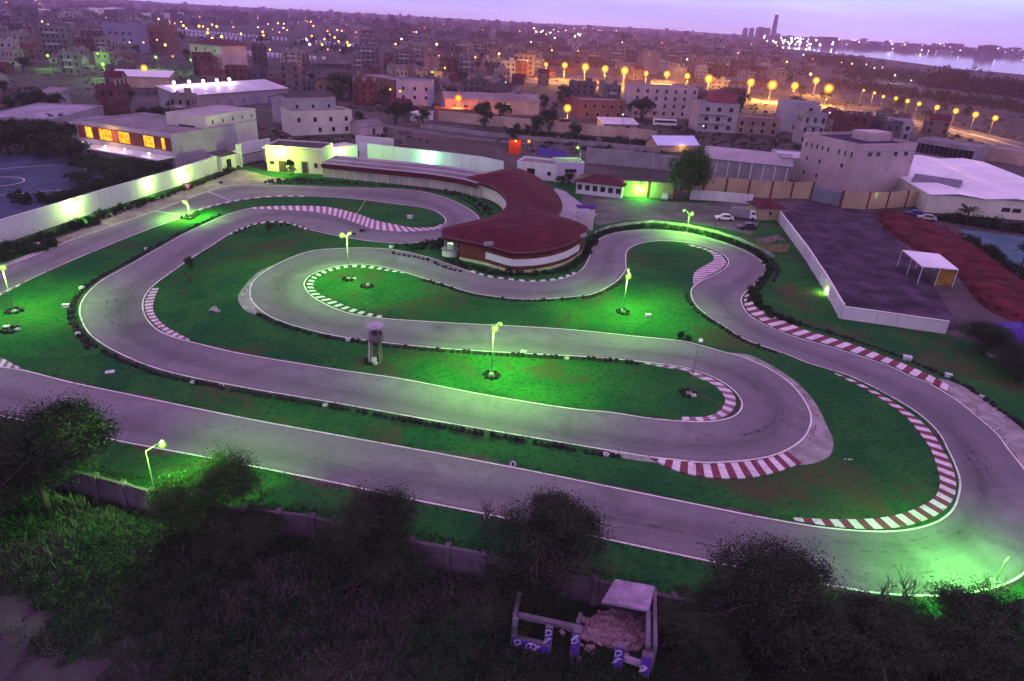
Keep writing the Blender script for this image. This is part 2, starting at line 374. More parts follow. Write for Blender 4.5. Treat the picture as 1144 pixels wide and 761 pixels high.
for lp in tr.data.loops: uvl.data[lp.index].uv = uvs[lp.vertex_index]
at2 = tr.data.attributes.new('rubber', 'FLOAT', 'POINT'); at2.data.foreach_set('value', rub)
# white edge lines
lm = MB(); strip(LA, -.09, .10, .021, lm); strip(LB, -.10, .09, .021, lm)
for a, b, w in (((172, 236), (206, 240.5), .3), ((232, 214), (258, 224.5), .2)):
    strip([at(*a), at(*b)], -w/2, w/2, .025, lm)
tag(lm.build('track_line_markings', WLINE), kind='structure')
# tyre marks laid over the bends
m, nt, out = newmat('tyre marks'); MC['skid'] = m
n = tex(nt, 1.1, 4, .75); tr_ = nt.nodes.new('ShaderNodeBsdfTransparent'); df = nt.nodes.new('ShaderNodeBsdfDiffuse'); df.inputs[0].default_value = (.035, .03, .037, 1)
mx = nt.nodes.new('ShaderNodeMixShader'); rr = ramp(nt, n, .45, .75); hf = nt.nodes.new('ShaderNodeMath'); hf.operation = 'MULTIPLY'; hf.inputs[1].default_value = .6; nt.links.new(rr, hf.inputs[0]); nt.links.new(hf.outputs[0], mx.inputs[0]); nt.links.new(tr_.outputs[0], mx.inputs[1]); nt.links.new(df.outputs[0], mx.inputs[2]); nt.links.new(mx.outputs[0], out.inputs[0])
sk = MB(); rs = random.Random(3); tot = list(zip(SA, SB)); zz = .019
for k in range(46):
    a, b = tot[rs.choice((0, 1, 1, 1, 2, 3, 4, 5, 6, 7, 7, 8, 9, 9, 9, 10, 11, 11, 11, 12, 13, 14, 15))]; n = int(max(length(a), length(b)) / .7)
    A, B = resample(a, n), resample(b, n); i0 = rs.randrange(max(1, n - 12)); ln = rs.randint(9, 30); v0 = rs.uniform(.25, .75); v1 = v0 + rs.uniform(-.22, .22)
    P = [A[min(n-1, i0 + j)].lerp(B[min(n-1, i0 + j)], v0 + (v1 - v0) * (j / ln) ** 1.5) for j in range(ln) if i0 + j < n]
    if len(P) < 4: continue
    w_ = rs.choice((.12, .16, .25)); zz += .00008; strip(P, -w_ / 2, w_ / 2, zz, sk)
    if rs.random() < .6: strip(offset(P, 1.05), -w_ / 2, w_ / 2, zz + .00004, sk)
vm_ = MB()                                           # bare soil worn along both edges
for C, sg in ((LA, 1), (LB, -1)):
    P = resample(C, int(length(C) / .5)); N_ = normals(P)
    wv = [max(0, .25 + 1.3 * noise.noise(p * .16 + Vector((0, 0, sg))) + .35 * noise.noise(p * .9)) for p in P]
    for i in range(len(P) - 1):
        if wv[i] <= .02 and wv[i + 1] <= .02: continue
        a, b = P[i] - N_[i] * sg * .1, P[i+1] - N_[i+1] * sg * .1; c0, d0 = P[i] + N_[i] * sg * wv[i], P[i+1] + N_[i+1] * sg * wv[i+1]
        vm_.face([(a.x, a.y, .0105), (b.x, b.y, .0105), (d0.x, d0.y, .0105), (c0.x, c0.y, .0105)])
tag(vm_.build('worn_soil_verge', M('worn soil verge', (.070, .060, .050), .4, .8, stain=.5)), kind='structure')
tag(sk.build('tyre_marks', MC['skid']), kind='structure')
# run-off areas
def runoff(name, P, mat=GRAV, z=.012): return sheet(name, catmull(px(P + [P[0]]), .6)[:-1], z, mat)
runoff('gravel_run_off', [(815,394),(838,397),(866,411),(893,430),(912,452),(923,474),(931,494),(925,511),(897,519.5),(870,516),(885,490),(895,465),(885,440),(860,418)])
runoff('dusty_run_off', [(676,501),(735,510),(790,517),(840,515),(832,520),(770,520),(727,516.5),(690,510)])
runoff('worn_verge', [(315,293),(292,302),(272,321),(266,334),(276,348),(290,352),(300,345),(290,325),(300,308)])
runoff('cracked_run_off', [(1040,423),(1059,425),(1090,439),(1116,457),(1146,483),(1200,540),(1190,560),(1160,540),(1110,480),(1068,446)])
runoff('concrete_apron', [(-40,320),(0,297),(55,276),(66,272),(62,279),(10,298),(-40,330)], CONC)
# ------------------------------------------------------------------ kerbs
def kerb(label, outer, inner, sw, c0, c1, h=.10, duty=.5):
    O, I = catmull(px(outer), .4), catmull(px(inner), .4)
    n = max(4, int(round((length(O) + length(I)) / 2 / sw)))
    O2, I2 = resample(O, n * 3 + 1), resample(I, n * 3 + 1); mb = MB()
    for k in range(n):
        mi = k % 2
        for j in range(3):
            i = k * 3 + j
            o0, o1, i0, i1 = O2[i], O2[i+1], I2[i], I2[i+1]
            mb.face([(i0.x, i0.y, .03), (i1.x, i1.y, .03), (o1.x, o1.y, h), (o0.x, o0.y, h)], mi)
            mb.face([(o0.x, o0.y, 0), (o1.x, o1.y, 0), (o1.x, o1.y, h), (o0.x, o0.y, h)], mi)
            mb.face([(i0.x, i0.y, 0), (i1.x, i1.y, 0), (i1.x, i1.y, .03), (i0.x, i0.y, .03)], mi)
    for P0, P1 in ((O2[0], I2[0]), (O2[-1], I2[-1])):
        mb.face([(P0.x, P0.y, 0), (P1.x, P1.y, 0), (P1.x, P1.y, .03), (P0.x, P0.y, h)], 0)
    o = mb.build('kerb', [c0, c1]); tag(o, label, 'kerb', 'painted kerbs of the kart track'); return o
kerb('red and white kerb round the inside of the wide right-hand sweep', [(886,579),(914,580.5),(946,581),(976,580),(1004,575.5),(1029,566),(1044,556),(1050,540),(1047.5,525),(1039,501),(1026,482.5),(1011,465),(994,452.5),(971,437.5),(946,424.5),(926,414.5)],
     [(888,581.8),(910,585.5),(946,590),(976,591),(1006,588.8),(1030,582.5),(1053,571.5),(1066,555),(1068,538.5),(1063,520),(1053,502),(1043,486),(1029,471),(1011,457.5),(980,438.5),(949,423),(928,415)], .85, KW, KR)
kerb('long bold red and white kerb below the white yard wall', [(838,328.5),(840,337.5),(847,345),(860,352.5),(875,359),(901.5,370),(926.5,377.5),(959,387.5),(989,399),(1014,409),(1039,420),(1060,431)],
     [(832,330),(831.5,340),(837,349),(849,357.5),(866,366.5),(893,376),(927,385.5),(965,397.5),(997,408.5),(1015,417.5),(1039,427.5),(1058,437)], 1.0, KW, KR)
kerb('faded purple and white kerb on the inside of the small S bend', [(774,318.5),(776,305),(787,297.5),(797,291),(795,284),(785,278.5),(767,274)],
     [(778,316.5),(787,310.5),(800,304),(808.5,298),(811,292),(800,282),(771,273)], .7, KP, KW)
kerb('white toothed kerb round the grass oval with the two-lamp post', [(460,306.5),(440,304),(417,300.3),(392,298.6),(372,302.5),(355,310),(350,318.6),(355,327.5),(370,335),(390,343.6),(415,351),(432,354.3)],
     [(462,307.5),(440,302),(417,297.6),(392,296.2),(371,299.6),(352,307),(343,317),(348,329),(365,338.5),(388,347.5),(413,353.2),(432,355.8)], .75, KW, MC['grass'])
kerb('pink and white kerb inside the tight right hairpin', [(720,406.3),(742.5,411),(762.5,413.6),(780,422.5),(797,430),(807,440),(810,448.6),(802,461),(787,466.3),(762,466.5)],
     [(720,405.2),(743,408.5),(763,411.2),(783,418),(804,427.5),(818,438.5),(822,451),(812,464),(790,470),(762,470)], .8, KW, KP)
kerb('broad red and white kerb on the outside of the right hairpin', [(727,512.5),(742,521),(762,528.6),(792,534),(830,535),(865,528.6),(895,518)],
     [(728,511.8),(745,513.5),(765,516),(792,518),(828,516.5),(858,511.8),(880,504.5)], .78, KR, KW, .14)
kerb('pink and white kerb on the inside of the left hairpin', [(177.5,322.5),(172.5,335),(171,345),(175,355),(185,365),(197.5,372.5),(212,379.8)],
     [(170.5,322.5),(163,334),(162.5,347),(169,358.5),(180,368.5),(195,376),(211,380.6)], .62, KW, KP)
kerb('pink striped kerb along the upper bend by the clubhouse', [(282,232.2),(307,230.8),(325,230.5),(355,230.8),(375,233.4),(400,239.7),(420,246.7),(440,251),(462,254.8),(485,254),(493,250.5)],
     [(283,233.4),(307,234),(327,235),(355,237.3),(375,241.6),(396,248.6),(416,255.5),(440,258.5),(465,258.5),(488,256),(496,251)], .75, KW, KP)
kerb('short white toothed kerb below the upper bend', [(257,262.5),(268,257.5),(285,251.5),(300,249),(314,249),(330,252.5),(345,258)],
     [(257,260.8),(267,255.8),(285,249.8),(300,247.2),(315,247.2),(330,250.8),(347,256.5)], .9, KW, MC['grass'])
kerb('narrow white dashed kerb along the pit lane edge', [(222,235.4),(240,230.2),(260,225.7),(282,222),(310,220),(340,220)],
     [(222,233.8),(240,228.6),(260,224.3),(282,220.8),(310,218.8),(340,218.8)], 1.2, KW, KP)
kerb('white striped kerb cut by the left picture border', [(-30,397),(0,400.5),(15,407.5),(25,412.5)], [(-30,405.5),(0,409.5),(14,412),(25,413.4)], .6, KW, KP)
kerb('white striped kerb at the near end of the pit lane', [(-30,342),(0,330.3),(14,323.5),(27,316.5)], [(-30,340),(0,327.5),(14,321.2),(27,315)], .9, KW, KP)
kerb('low white toothed kerb in front of the red-roofed clubhouse', [(527,302.5),(545,308),(565,310.8),(595,313.5),(622,311),(645,303)], [(526,303.8),(545,309.6),(565,312.3),(595,315),(622,312.6),(647,304)], .9, KW, MC['grass'])
# ------------------------------------------------------------------ common materials
TYRE = M('weathered tyre rubber', (.022, .022, .024), .3, 2, .8)
TYREW = M('white painted tyre', (.5, .48, .48), .2, 2, .8)
POLED = M('weathered lamp pole', (.16, .17, .13), .2, 1, .6)
POLE = M('galvanised lamp pole', (.42, .43, .40), .15, 1, .5, .4)
HEADM = M('lamp housing grey', (.16, .16, .16), .2, 2, .6)
WHITEW = M('whitewashed wall', (.56, .55, .54), .14, .12, .85, stain=.35)
GREYW = M('grey block wall', (.24, .22, .24), .25, .15, stain=.4)
PURW = M('grey rendered wall', (.30, .27, .30), .2, .12, stain=.35)
PINKW = M('dusty pink render', (.40, .31, .32), .2, .12, stain=.35)
CREAM = M('cream render', (.52, .49, .40), .14, .12, stain=.3)
TANW = M('tan panel wall', (.36, .27, .17), .2, .15, stain=.35)
PEACH = M('peach boundary wall', (.42, .30, .24), .25, .1, stain=.4)
BRICK = M('red brick infill', (.20, .085, .075), .3, .3, stain=.45)
BROWN = M('red brown cladding', (.13, .035, .03), .3, .5)
ROOFD = M('dark bitumen roof', (.055, .05, .055), .35, .2, stain=.5)
ROOFG = M('grey concrete roof', (.19, .165, .185), .3, .12, stain=.45)
ROOFP = M('pale sheet roofing', (.44, .41, .50), .18, .15, .5, stain=.3)
ROOFW = M('white sheet roofing', (.62, .60, .66), .12, .1, .45, stain=.25)
MAROON = M('maroon tile roof', (.072, .010, .021), .3, .35, .7, stain=.45, bump=.6)
GLASS = M('dark window glass', (.018, .016, .022), .3, .5, .15, .5, 0, bump=0)
VOID = M('dark empty opening', (.012, .011, .013), .3, .5, .9)
FRAMEM = M('window surround', (.42, .39, .40), .15, 1)
WOOD = M('old brown timber', (.10, .065, .045), .3, 2)
METAL = M('dull steel', (.30, .30, .31), .2, 1, .45, .5, stain=.3, metal=.6)
DOORM = M('dark door', (.05, .04, .04), .3, 1)
GREENG = (.27, 1.0, .08)
ORANGE = (1.0, .42, .06)
def halo(name, col, s, f=.5):  # see-through glow for the shells that imitate lamp bloom
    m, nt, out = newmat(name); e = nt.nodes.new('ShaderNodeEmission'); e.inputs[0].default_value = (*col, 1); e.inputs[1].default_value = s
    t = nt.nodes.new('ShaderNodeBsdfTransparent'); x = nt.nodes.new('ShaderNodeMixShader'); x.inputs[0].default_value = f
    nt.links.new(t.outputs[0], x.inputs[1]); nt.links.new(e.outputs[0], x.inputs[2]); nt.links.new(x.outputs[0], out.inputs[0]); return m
def lit(p, r, bulb, par):  # bulb core plus two added glowing shells standing in for its bloom
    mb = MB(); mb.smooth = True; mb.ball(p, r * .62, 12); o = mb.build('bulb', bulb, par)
    g = HALO[bulb.name]
    mb = MB(); mb.smooth = True; mb.ball(p, r * .86, 12); mb.build('halo_shell', g, par)
    mb = MB(); mb.smooth = True; mb.ball(p, r * 1.2, 14); mb.build('outer_halo_shell', HALO2[bulb.name], par); return o
B_GREEN = E('lit green white bulb', (.70, 1.0, .30), 4.0)
B_YEL = E('lit yellow bulb', (1.0, .66, .10), 8.0)
B_ORA = E('lit orange bulb', (1.0, .42, .04), 6.0)
B_WHITE = E('lit white bulb', (1.0, .92, 1.0), 7.0)
m, nt, out = newmat('lit warm window'); n_ = tex(nt, .9, 4, .7); cc_ = mixc(nt, ramp(nt, n_, .35, .65), (.85, .16, .006), (1.0, .56, .04)); em = nt.nodes.new('ShaderNodeEmission'); em.inputs[1].default_value = 1.6; nt.links.new(cc_, em.inputs[0]); nt.links.new(em.outputs[0], out.inputs[0]); WINLIT = m
HALO = {'lit green white bulb': halo('green inner halo', (.40, 1.0, .06), 1.1, .55), 'lit yellow bulb': halo('yellow inner halo', (1.0, .46, .01), 1.7, .6), 'lit orange bulb': halo('orange inner halo', (1.0, .22, .01), 1.5, .6), 'lit white bulb': halo('white inner halo', (1, .8, 1), .8), 'dim white bulb': halo('dim frosted globe', (.8, .8, .8), .6)}
HALO2 = {'lit green white bulb': halo('green outer halo', (.34, 1.0, .05), .9, .30), 'lit yellow bulb': halo('yellow outer halo', (1.0, .36, .01), 1.3, .32), 'lit orange bulb': halo('orange outer halo', (1.0, .18, .01), 1.2, .32), 'lit white bulb': halo('white outer halo', (1, .8, 1), .9, .3), 'dim white bulb': halo('dim outer halo', (.8, .8, .8), .6, .3)}
# ------------------------------------------------------------------ lamps
def lamp_post(label, b, heads, col=GREENG, power=6000, bulb=B_GREEN, rb=.42, group='green floodlight posts of the kart track', pr=.055, lo=None, name='floodlight_post', foot=True):
    B = at(*b); t = thing(name, label, 'lamp post', B, 0, group)
    H = [atd(x, y, B) - B for x, y, *_ in heads]; top = max(.5, min(h.z for h in H) - .15)
    mb = MB(); mb.smooth = True; mb.tube([(0, 0, 0), (0, 0, top * .5), (0, 0, top)], [pr * 1.25, pr, pr * .75], 8); mb.build('pole', POLED, t)
    if foot:
        mb = MB(); mb.box(-.3, -.3, 0, .3, .3, .18); mb.build('base', CONC, t)
    for k, h in enumerate(H):
        s = heads[k][2] if len(heads[k]) > 2 else 1
        mb = MB(); mb.tube([(0, 0, top - .12), (h.x * .6, h.y * .6, h.z + .12), (h.x, h.y, h.z + rb * s + .05)], [.035, .03, .03], 6); mb.build('arm', POLE, t)
        mb = MB(); mb.smooth = True; r = rb * s
        mb.lathe([(.05, r + .16), (r * .35, r + .12), (r * .6, r * .80), (.04, r * .75)], 12, (h.x, h.y, h.z)); hd = mb.build('lamp_head', HEADM, t)
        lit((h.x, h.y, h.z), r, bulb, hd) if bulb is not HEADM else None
        if power * s > 0: light(col, 1.5 * power * s * s, (h.x * 1.0 + .25, h.y - .25, h.z - r - .35) if lo is None else (h.x + lo[0], h.y + lo[1], h.z + lo[2]), t, .12, True)
    return t
lamp_post('floodlight post at the left picture edge leaning over the pit lane grass', (16, 348), [(3, 299)], power=5200)
lamp_post('short floodlight post where the pit lane leaves the track', (212, 243), [(207, 226)], power=5200)
lamp_post('tall floodlight post on the grass oval inside the toothed kerb', (390, 311), [(382, 263), (391, 261, .55)], power=5200)
lamp_post('floodlight post with two bulbs in the middle strip of grass', (549, 418), [(553, 367), (559.5, 362, .5)], power=6200)
lamp_post('floodlight post on the bright green grass below the clubhouse', (696, 347), [(702, 309), (702, 301.5, .5)], power=5600)
lamp_post('thin post with one dim white bulb inside the right hairpin', (770, 440), [(783, 380, .6)], power=0, bulb=E('dim white bulb', (1, .95, .95), 1.2), pr=.06)
lamp_post('floodlight post with two arms beside the white parked car', (767, 260), [(773, 239), (764, 235.5, .6)], power=3800)
lamp_post('bent floodlight post on the near wall between two dark trees', (176, 566), [(181, 497, .75)], power=8800, foot=False, lo=(.45, -.45, .2))
lamp_post('low floodlight post by the bottom right bend of the track', (1112, 650), [(1126, 626, .45)], power=0, bulb=HEADM)
p_ = at(1075, 648); light((.15, 1, .09), 6800, (p_.x, p_.y, 3.8), None, .25, True)
lamp_post('slim green lit lamp pole behind the maroon-roofed kiosk', (645.5, 200), [(645.5, 165)], power=700, rb=.4, bulb=B_GREEN)
mb = MB(); b0 = at(398, 240); mb.tube([b0, atd(408.5, 223.5, b0)], [.09, .07], 6); tag(mb.build('leaning_pole', M('yellow green pole', (.4, .5, .2))), 'bare pale pole leaning over the small upper island', 'pole')
def wall_lamp(label, p, base, side, power, col=GREENG, bulb=B_GREEN, r=.3, out=.5, group='floodlights fixed to walls and eaves', face=None):
    """p: pixel of the lamp, z: its height; side: unit vector away from the wall"""
    P = atd(*p, at(*base)); t = thing('wall_floodlight', label, 'floodlight', P, 0, group)
    s = Vector(side).normalized()
    mb = MB(); mb.box(-.16, -.16, -.10, .16, .16, .10); mb.tube([(0, 0, 0), s * out + Vector((0, 0, .16))], [.04, .04], 6); mb.build('bracket', HEADM, t)
    q = s * out
    mb = MB(); mb.smooth = True; mb.lathe([(.04, r + .12), (r * .6, r * .82), (.04, r * .75)], 10, q); hd = mb.build('lamp_head', HEADM, t)
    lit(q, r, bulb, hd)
    light(col, power, q + s * .15 - Vector((0, 0, r + .25)), t, .15); return t
SR = (.75, -.65, 0)
WG = (.55, 1.0, .20)
wall_lamp('green floodlight on the long white wall, nearest the picture edge', (83, 222), (83, 245.5), SR, 2600, WG, r=.42, out=.7)
wall_lamp('green floodlight at the middle of the long white wall', (168, 201), (168, 218), SR, 1300, WG, r=.3, out=.7)
wall_lamp('green floodlight on the far end of the long white wall', (208, 190), (208, 205.5), SR, 2400, WG, r=.42, out=.7)
wall_lamp('yellow green floodlight under the eave of the gatehouse', (314, 164), (314, 193), (-.55, -1, 0), 8000, (.6, 1, .08), r=.38, out=1.7)
wall_lamp('green floodlight on the canopy beside the gatehouse', (384, 163), (388, 185), (.3, -1, 0), 5500, (.35, 1, .12), r=.36, out=1.4)
wall_lamp('small green floodlight on the white wall behind the grandstand roof', (478, 172), (478, 184.5), (0, -1, 0), 2600, (.3, 1, .40), r=.3, out=.6)
wall_lamp('glaring green floodlight on the tan wall by the car park', (716, 207), (716, 220.5), (0, -1, 0), 5200, (.13, 1, .05), r=.55, out=.9)
wall_lamp('green floodlight on the white yard wall beside the S bend', (926.5, 320), (922, 327), (-.8, -.5, 0), 800, WG, r=.26, out=.5)
wall_lamp('first yellow floodlight on the gate of the pink building', (978, 216), (978, 233.5), (0, -1, 0), 700, (.9, 1, .3), r=.36, out=.5)
wall_lamp('second yellow floodlight at the end of the red bank', (988, 221), (990, 232.8), (0, -1, 0), 700, (.9, 1, .3), r=.34, out=.5)
# street lamps, orange
def street(label, p, h, power, r=.7, col=ORANGE, bulb=B_YEL, group='orange street lamps of the town', name='street_lamp'):
    P = at(*p, h); t = thing(name, label, 'street lamp', (P.x, P.y, 0), rng.uniform(-.4, .4), group)
    mb = MB(); mb.tube([(0, .9, 0), (0, .9, h - .2)], [.10, .07], 6); mb.build('pole', HEADM, t)
    mb = MB(); mb.tube([(0, .9, h - .2), (0, .4, h + r + .2), (0, 0, h + r)], [.07, .06, .05], 5); mb.build('arm', POLE, t)
    mb = MB(); mb.smooth = True; mb.lathe([(.05, r + .2), (r * .55, r * .84), (.05, r * .75)], 10, (0, 0, h)); hd = mb.build('lamp_head', HEADM, t)
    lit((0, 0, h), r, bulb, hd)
    if power: light(col, power, (0, -2.2, h - r - .2), t, .3)
    return t
street('lone orange street lamp over a red lit wall, left of centre', (512, 110), 7.5, 30000, 1.5, (1, .2, .03), B_ORA, 'orange street lamps near the track')
street('lone orange street lamp in front of the peach wall', (634, 121), 8, 22000, 1.45, ORANGE, B_YEL, 'orange street lamps near the track')
street('yellow street lamp over the sheds at the left', (161, 76), 8, 22000, 1.45, ORANGE, B_YEL, 'orange street lamps near the track')
BIG = [(610,72,.55),(631,73,.8),(654,75,1),(676,77,.9),(698,79,1),(722,82,.6),(745,83,.8),(768,85,.7),(792,88,1),(839,92,.9),(863,95,1.05),(888,96,.85),(912,90,.85),(926,99,1)]
for i, (x, y, s) in enumerate(BIG):
    street('big yellow orange street lamp in the long bright boulevard row', (x, y), 10, 100000 * s, 2.5 * s, bulb=B_YEL, group='bright boulevard lamps')
for i, (x, y, s) in enumerate([(965,101,.5),(977,104,.6),(987,108,.6),(1001,110,.7),(1014,113,.75),(1027,116,.75),(1047,120,.8),(1068,124,.85),(1090,128,.9),(1112,132,.8)]):
    street('smaller yellow street lamp in the row descending to the right edge', (x, y), 9, 11000 * s, 1.45 * s, bulb=B_YEL, group='boulevard lamps towards the right edge')
for x, y, s, c in [(340,7,1.2,'y'),(403,13,1.6,'y'),(443,13,1.8,'y'),(454,15,1.3,'y'),(488,17,1.9,'y'),(474,31,.9,'o'),(398,36,1,'o'),(512,34,1,'y'),(531,64,.7,'y'),(578,63,.7,'y'),(587,70,.6,'w'),(550,70,.4,'y'),(483,81,.6,'y'),(497,76,.5,'y'),(628,48,.9,'o'),(646,57,.7,'y'),(594,50,.7,'o'),(853,76,.6,'y'),(815,90,.4,'w'),(785,58,.7,'y'),(796,52,.7,'w'),
                   (53,62,.8,'g'),(109,60,.7,'g'),(115,72,1.0,'g'),(174,64,.9,'g'),(213,67,.6,'g'),(193,63,.5,'o'),(18,3,.8,'w'),(46,5,.8,'w'),(76,6,.8,'o'),(90,7,.8,'o'),(104,6,.8,'o'),(56,6,.6,'w'),(130,7,.8,'w'),(176,8,1,'g'),(195,9,.8,'w'),(152,9,.7,'o'),
                   (250,14,1.2,'g'),(293,22,.7,'w'),(352,22,.7,'w'),(380,56,.5,'w'),(436,100,.35,'y'),(447,102,.35,'y'),(565,92,.35,'w'),(786,141,.35,'w'),(927,126,.4,'w'),(968,72,.9,'w'),(977,76,.9,'w'),(1000,84,1,'w'),(1018,90,.7,'w'),(986,75,.7,'w'),(908,66,.8,'o'),(591,158,.35,'o'),(696,128,.35,'w')]:
    bulb = {'y': B_YEL, 'o': B_ORA, 'w': B_WHITE, 'g': B_GREEN}[c]; col = {'y': ORANGE, 'o': (1,.3,.05), 'w': (1,.9,1), 'g': GREENG}[c]
    cn = {'y': 'yellow', 'o': 'orange', 'w': 'white', 'g': 'green'}[c]
    street('scattered %s street lamp among the town rooftops' % cn, (x, y), 7, 14000 * s * s if s > .55 else 0, (1.9 if c in 'yo' and s > 1.1 else 1.35 if c in 'yo' else .9) * s, col, bulb, 'scattered %s lamps in the town' % cn)
# ------------------------------------------------------------------ tyres
def tyre_mesh(mat):
    mb = MB(); mb.smooth = True
    mb.lathe([(.16, .02), (.28, .0), (.33, .07), (.33, .15), (.28, .21), (.16, .19), (.17, .10), (.16, .02)], 12); return mb.mesh('tyre', mat)
TY, TYW = tyre_mesh(TYRE), tyre_mesh(TYREW)
def near(C, p):
    q = at(*p); return min(range(len(C)), key=lambda i: (C[i].xy - q.xy).length)
def sub(C, a, b, d):
    i, j = near(C, a), near(C, b); S = C[min(i, j):max(i, j) + 1]; return offset(S, d)
ROWS = [
 (sub(LA, (250, 241), (690, 504), 1.0), 'outside the left hairpin and the straight after it', .66),
 (sub(LB, (296, 350), (714, 404), -.9), 'above the middle strip of grass', .70),
 (sub(LA, (690, 313), (478, 312), .9), 'below the track in front of the clubhouse', .72),
 (sub(LB, (655, 293), (829, 336), -1.2), 'round the outside of the top loop', .7),
 (sub(LB, (657, 290), (850, 312), -2.3), 'round the outside of the top loop', .8),
 (sub(LA, (870, 393), (772, 330), .9), 'inside the S bend', .8),
 (catmull(px([(843,329),(850,343),(880,357),(930,373),(990,393),(1045,416),(1075,430),(1105,450),(1150,482)])), 'behind the long kerb below the yard wall', .75),
 (catmull(px([(297,204.5),(362,205.5),(420,207.5),(460,210),(490,214.5),(510,220),(528,229),(538,240)])), 'along the grandstand wall', .9),
 (catmull(px([(300,203),(330,202),(352,204)])), 'along the grandstand wall', .8),
 (catmull(px([(264,260),(285,253),(300,251.5),(322,252)])), 'inside the upper bend', 1.1),
 (catmull(px([(100,251),(113,245),(130,240),(145,233),(160,229)])), 'beside the pit lane', 1.3),
 (catmull(px([(440,284),(470,289),(500,300),(520,305)])), 'below the clubhouse kiosk', .9),
 (catmull(px([(76,340),(80,362),(88,375),(98,390)])), 'in a second line outside the left hairpin', .8),
]
cand = []
for P, where, sp in ROWS:
    n = int(length(P) / sp)
    for q in resample(P, max(2, n)):
        if rng.random() < .06: continue
        cand.append((q + Vector((rng.uniform(-.12, .12), rng.uniform(-.12, .12), 0)), where, rng.choice((1, 1, 2)) if where != 'x' else 1))
RING = [(16,348),(390,312),(549,420),(696,349),(416,404),(768,440),(212,244),(410,320),(12,369)]
rings = []
for b in RING:
    c_ = at(*b)
    for k in range(7):
        a_ = k * 2 * math.pi / 7 + rng.random() * .4; r_ = .85
        rings.append((c_ + Vector((math.cos(a_) * r_ , math.sin(a_) * r_, 0)), b))
RN = {(16,348):'at the foot of the lamp post by the left edge',(390,312):'at the foot of the lamp post on the grass oval',(549,420):'at the foot of the two-bulb lamp post',(696,349):'at the foot of the lamp post below the clubhouse',
      (416,404):'at the foot of the marshal tower',(768,440):'at the foot of the dim white lamp post',(212,244):'at the foot of the pit lane lamp post',(410,320):'in the empty ring on the grass oval',(12,369):'in the empty ring near the left edge'}
for p, b in rings:
    o = put('tyre', TY if rng.random() > .08 else TYW, None, p + Vector((0, 0, .008)), rng.random() * 6); o.rotation_euler.x = rng.uniform(-.15, .15); o.scale = (1, 1, rng.uniform(.9, 1.6))
    tag(o, 'black tyre lying ' + RN[b], 'tyre', 'tyres ' + RN[b])
cand.sort(key=lambda c: c[0].y * 1.0)
stuff = MB(); stuff.smooth = True
tv = [v.co.copy() for v in TY.vertices]; tf = [tuple(p.vertices) for p in TY.polygons]
for k, (p, where, st) in enumerate(cand):
    if k < 232:
        o = put('tyre', TYW if rng.random() < .03 else TY, None, p + Vector((0, 0, .01)), rng.random() * 6); o.rotation_euler.x = rng.uniform(-.12, .12)
        o.scale = (1, 1, 1 + .9 * (st - 1)); tag(o, 'black tyre in the barrier row ' + where, 'tyre', 'tyre barrier ' + where)
    else:
        i = len(stuff.v); a_ = rng.random() * 6; s_ = 1 + .9 * (st - 1)
        mt = Matrix.Translation(p) @ Matrix.Rotation(a_, 4, 'Z')
        stuff.v += [tuple(mt @ Vector((v.x, v.y, v.z * s_))) for v in tv]; stuff.f += [tuple(i + q for q in f) for f in tf]; stuff.mi += [0] * len(tf)
tag(stuff.build('tyre_barrier', TYRE), 'long rows of black tyres edging the far bends of the track', 'tyres', kind='stuff')
# ------------------------------------------------------------------ walls
def wall(label, pts, h, mat, th=.25, name='boundary_wall', piers=None, pm=None, cap=None, group=None, world=False, pierh=.15):
    P = pts if world else px(pts); mb = MB()
    P = [Vector((p.x, p.y, 0)) for p in P]
    A, B = offset(P, th / 2), offset(P, -th / 2); hs = h if isinstance(h, (list, tuple)) else [h] * len(P)
    for i in range(len(P) - 1):
        a0, a1, b0, b1 = A[i], A[i+1], B[i], B[i+1]; u = Vector((0, 0, hs[i])); w = Vector((0, 0, hs[i+1]))
        mb.face([a0, a1, a1 + w, a0 + u]); mb.face([b1, b0, b0 + u, b1 + w]); mb.face([a0 + u, a1 + w, b1 + w, b0 + u])
    mb.face([A[0], A[0] + Vector((0,0,hs[0])), B[0] + Vector((0,0,hs[0])), B[0]]); mb.face([B[-1], B[-1] + Vector((0,0,hs[-1])), A[-1] + Vector((0,0,hs[-1])), A[-1]])
    o = mb.build(name, mat); tag(o, label, 'wall', group)
    if cap:
        mb = MB(); C0, C1 = offset(P, th / 2 + .06), offset(P, -th / 2 - .06)
        for i in range(len(P) - 1):
            z0, z1 = Vector((0,0,hs[i] + .003)), Vector((0,0,hs[i+1] + .003)); q = Vector((0,0,.1))
            mb.face([C0[i]+z0+q, C0[i+1]+z1+q, C1[i+1]+z1+q, C1[i]+z0+q]); mb.face([C0[i]+z0, C0[i+1]+z1, C0[i+1]+z1+q, C0[i]+z0+q]); mb.face([C1[i+1]+z1, C1[i]+z0, C1[i]+z0+q, C1[i+1]+z1+q])
        mb.build('coping', cap, o)
    if piers:
        for q in resample(P, piers):
            mb = MB(); mb.box(-.2, -.2 - th / 2, 0, .2, .2 + th / 2, (max(hs)) + pierh); put('pier', mb.mesh('pier', pm or mat), o, q)
    return o
wall('long high whitewashed wall running along the pit lane', [(-40,287),(0,273),(113,235),(193,209.5),(243,192),(268,184)], 3.9, WHITEW, .3, cap=WHITEW)
wall('tall white wall behind the grandstand roof', [(402,176),(440,180.5),(500,186.5),(535,190.5),(562,195)], [4.4,4.2,4.0,3.9,3.6], M('bright white wall', (.66,.67,.69), .1, .1, stain=.25), .3, cap=WHITEW)
wall('raised white wall segment behind the tall white wall', [(398,168),(440,172)], 4.6, WHITEW, .3)
